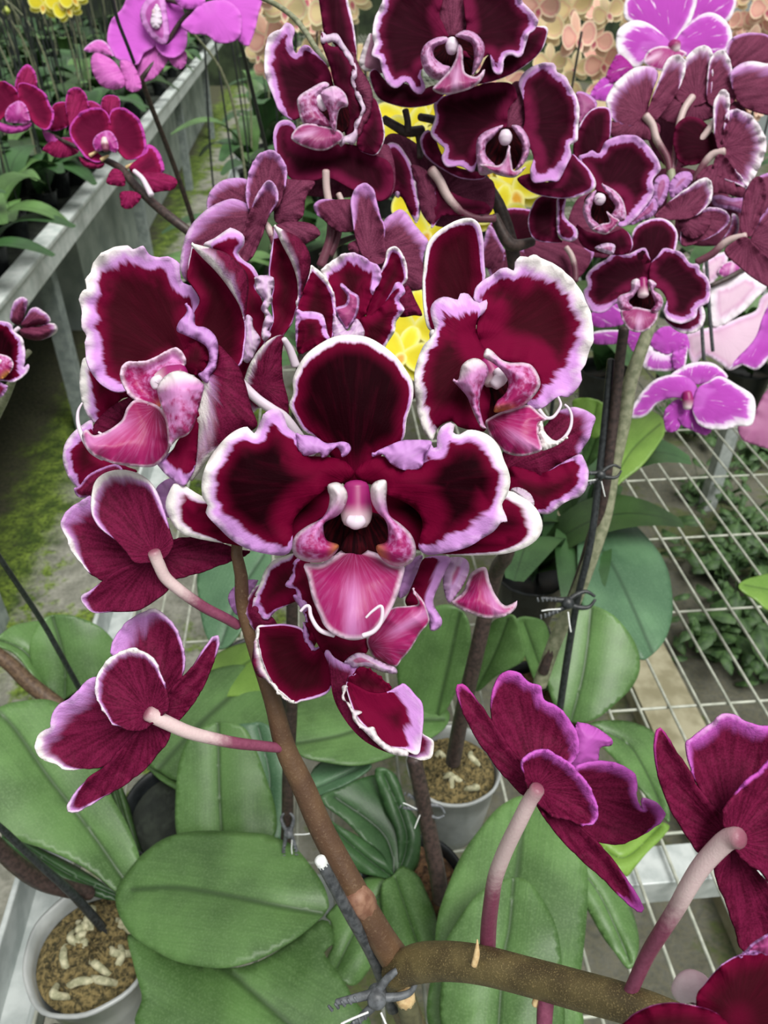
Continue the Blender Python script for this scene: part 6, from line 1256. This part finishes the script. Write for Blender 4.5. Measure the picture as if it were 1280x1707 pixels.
# yellow orchid in the middle, seen through the gaps
yb = at_z(760, 560, BENCH)
ye = far_plant(yb[0], yb[1]+.05, 'yellow-flowered orchid seen through gaps between the plum blooms', None, rnd, 0)
for (px, py, D, s) in ((672, 190, .92, .07), (690, 235, .90, .075), (702, 262, .9, .07), (738, 185, .92, .06), (725, 290, .9, .07), (855, 318, .95, .085), (830, 360, .95, .07), (712, 385, .9, .07), (697, 345, .9, .06), (690, 545, .93, .085), (672, 590, .92, .07), (815, 285, .95, .07), (1000, 300, 1.0, .06)):
    p = at(px, py, D); bloom(ye, 'yellow', p, s, CAM-p+np.array([rnd.uniform(-.3, .3), 0, rnd.uniform(-.2, .3)]), rnd)
# a few more green plants filling the near bench behind the front row
for k in range(13):
    p = (XL+.09+.05*(k % 3), 1.75+.42*k)
    far_plant(p[0], p[1], 'green leafy orchid along the aisle edge of the wire bench, behind the plum blooms', 'green orchids along the aisle edge of the wire bench', rnd, 0 if k % 3 == 0 else 1, 7, 1.2, spike=k > 2)
G3 = 'green orchids behind the front row on the wire bench'
for (px, py) in ((530, 330), (520, 420), (600, 620), (545, 240), (1000, 640), (1130, 600), (1240, 640), (880, 560), (1000, 470), (1200, 500), (880, 985), (955, 925)):
    p = at_z(px, py, BENCH+.05)
    far_plant(p[0], p[1], 'green leafy orchid half hidden behind the front row on the wire bench', G3, rnd, 0 if rnd.random() < .4 else 1, 6, spike=False)
# weeds on the floor under the wire grid
G4 = 'weeds under the wire grid'
def weed_mesh(seed):
    r = random.Random(seed); V = []; F = []
    for k in range(60):
        a = r.uniform(0, 6.28); q = r.uniform(0, .14); h = r.uniform(.03, .16); l = r.uniform(.03, .07); w = l*.32
        b = r.uniform(0, 6.28); c = np.array([q*math.cos(a), q*math.sin(a), h]); d = np.array([math.cos(b), math.sin(b), r.uniform(-.4, .3)]); s = np.array([-math.sin(b), math.cos(b), r.uniform(-.3, .3)])
        n = len(V)
        for i, (t, ww) in enumerate(((0, .15), (.35, 1), (.7, .8), (1, .08))):
            for sg in (-1, 0, 1): V.append(tuple(c+d*l*t+s*w*ww*sg+np.array([0, 0, -.012*abs(sg)-.02*t*t])))
        for i in range(3):
            for j in range(2): F.append((n+i*3+j, n+(i+1)*3+j, n+(i+1)*3+j+1, n+i*3+j+1))
        m = len(V); st = .0012
        for (e, zz) in ((c*np.array([.3, .3, 0]), 0), (c, 1)):
            for kk in range(3): V.append((e[0]+st*math.cos(kk*2.1), e[1]+st*math.sin(kk*2.1), e[2]))
        for kk in range(3): F.append((m+kk, m+(kk+1) % 3, m+3+(kk+1) % 3, m+3+kk))
    o = mesh_obj('tmp', None, V, F, MAT['weed']); me = o.data; bpy.data.objects.remove(o); ORG.pop('tmp', None); return me
WM = [weed_mesh(s) for s in (1, 2, 3)]
for k, (px, py) in enumerate(((1180, 830), (1240, 900), (1190, 960), (1230, 1060), (1270, 1120), (1180, 1090), (1290, 990), (1150, 720), (1250, 770), (960, 760))):
    p = at_z(px, py, 0)
    o = bpy.data.objects.new('weed_clump', WM[k % 3]); COL.objects.link(o); o.location = (p[0], p[1], 0); o.rotation_euler = (0, 0, k*1.3); s_ = .75+.1*(k % 4); o.scale = (s_, s_, s_)
    tag(o, 'dark green weed clump growing on the floor below the wire grid', 'weed', G4)
# ================================================================ light, sky, camera
wd = bpy.data.worlds.new('World'); SC.world = wd; wd.use_nodes = True
nt = wd.node_tree; bg = nt.nodes['Background']
tc = nt.nodes.new('ShaderNodeTexCoord'); sp = nt.nodes.new('ShaderNodeSeparateXYZ'); nt.links.new(tc.outputs['Generated'], sp.inputs[0])
mr = nt.nodes.new('ShaderNodeMapRange'); mr.inputs[1].default_value = -.1; mr.inputs[2].default_value = .8; nt.links.new(sp.outputs[2], mr.inputs[0])
mx = nt.nodes.new('ShaderNodeMix'); mx.data_type = 'RGBA'; mx.inputs[6].default_value = (.38, .42, .40, 1); mx.inputs[7].default_value = (1, 1.0, .98, 1)
nt.links.new(mr.outputs[0], mx.inputs[0]); nt.links.new(mx.outputs[2], bg.inputs[0]); bg.inputs[1].default_value = .62
sun = bpy.data.lights.new('daylight', 'SUN'); sun.energy = 3.3; sun.angle = math.radians(34); sun.color = (1, .985, .95)
so = bpy.data.objects.new('daylight', sun); COL.objects.link(so)
so.rotation_euler = Vector((-.25, .45, -1)).to_track_quat('-Z', 'Y').to_euler(); so.location = (0, 0, 4)
cam = bpy.data.cameras.new('camera'); co = bpy.data.objects.new('camera', cam); COL.objects.link(co)
cam.sensor_fit = 'VERTICAL'; cam.sensor_height = 24; cam.lens = FPX/1707*24; cam.clip_start = .01
M = Matrix([list(r) for r in R]).to_4x4(); M.translation = Vector(tuple(CAM)); co.matrix_world = M
cam.dof.use_dof = True; cam.dof.focus_distance = .255; cam.dof.aperture_fstop = 18
SC.camera = co
vs = SC.view_settings; vs.view_transform = 'Standard'; vs.look = 'None'; vs.gamma = 1; vs.use_curve_mapping = False; vs.exposure = 0.12
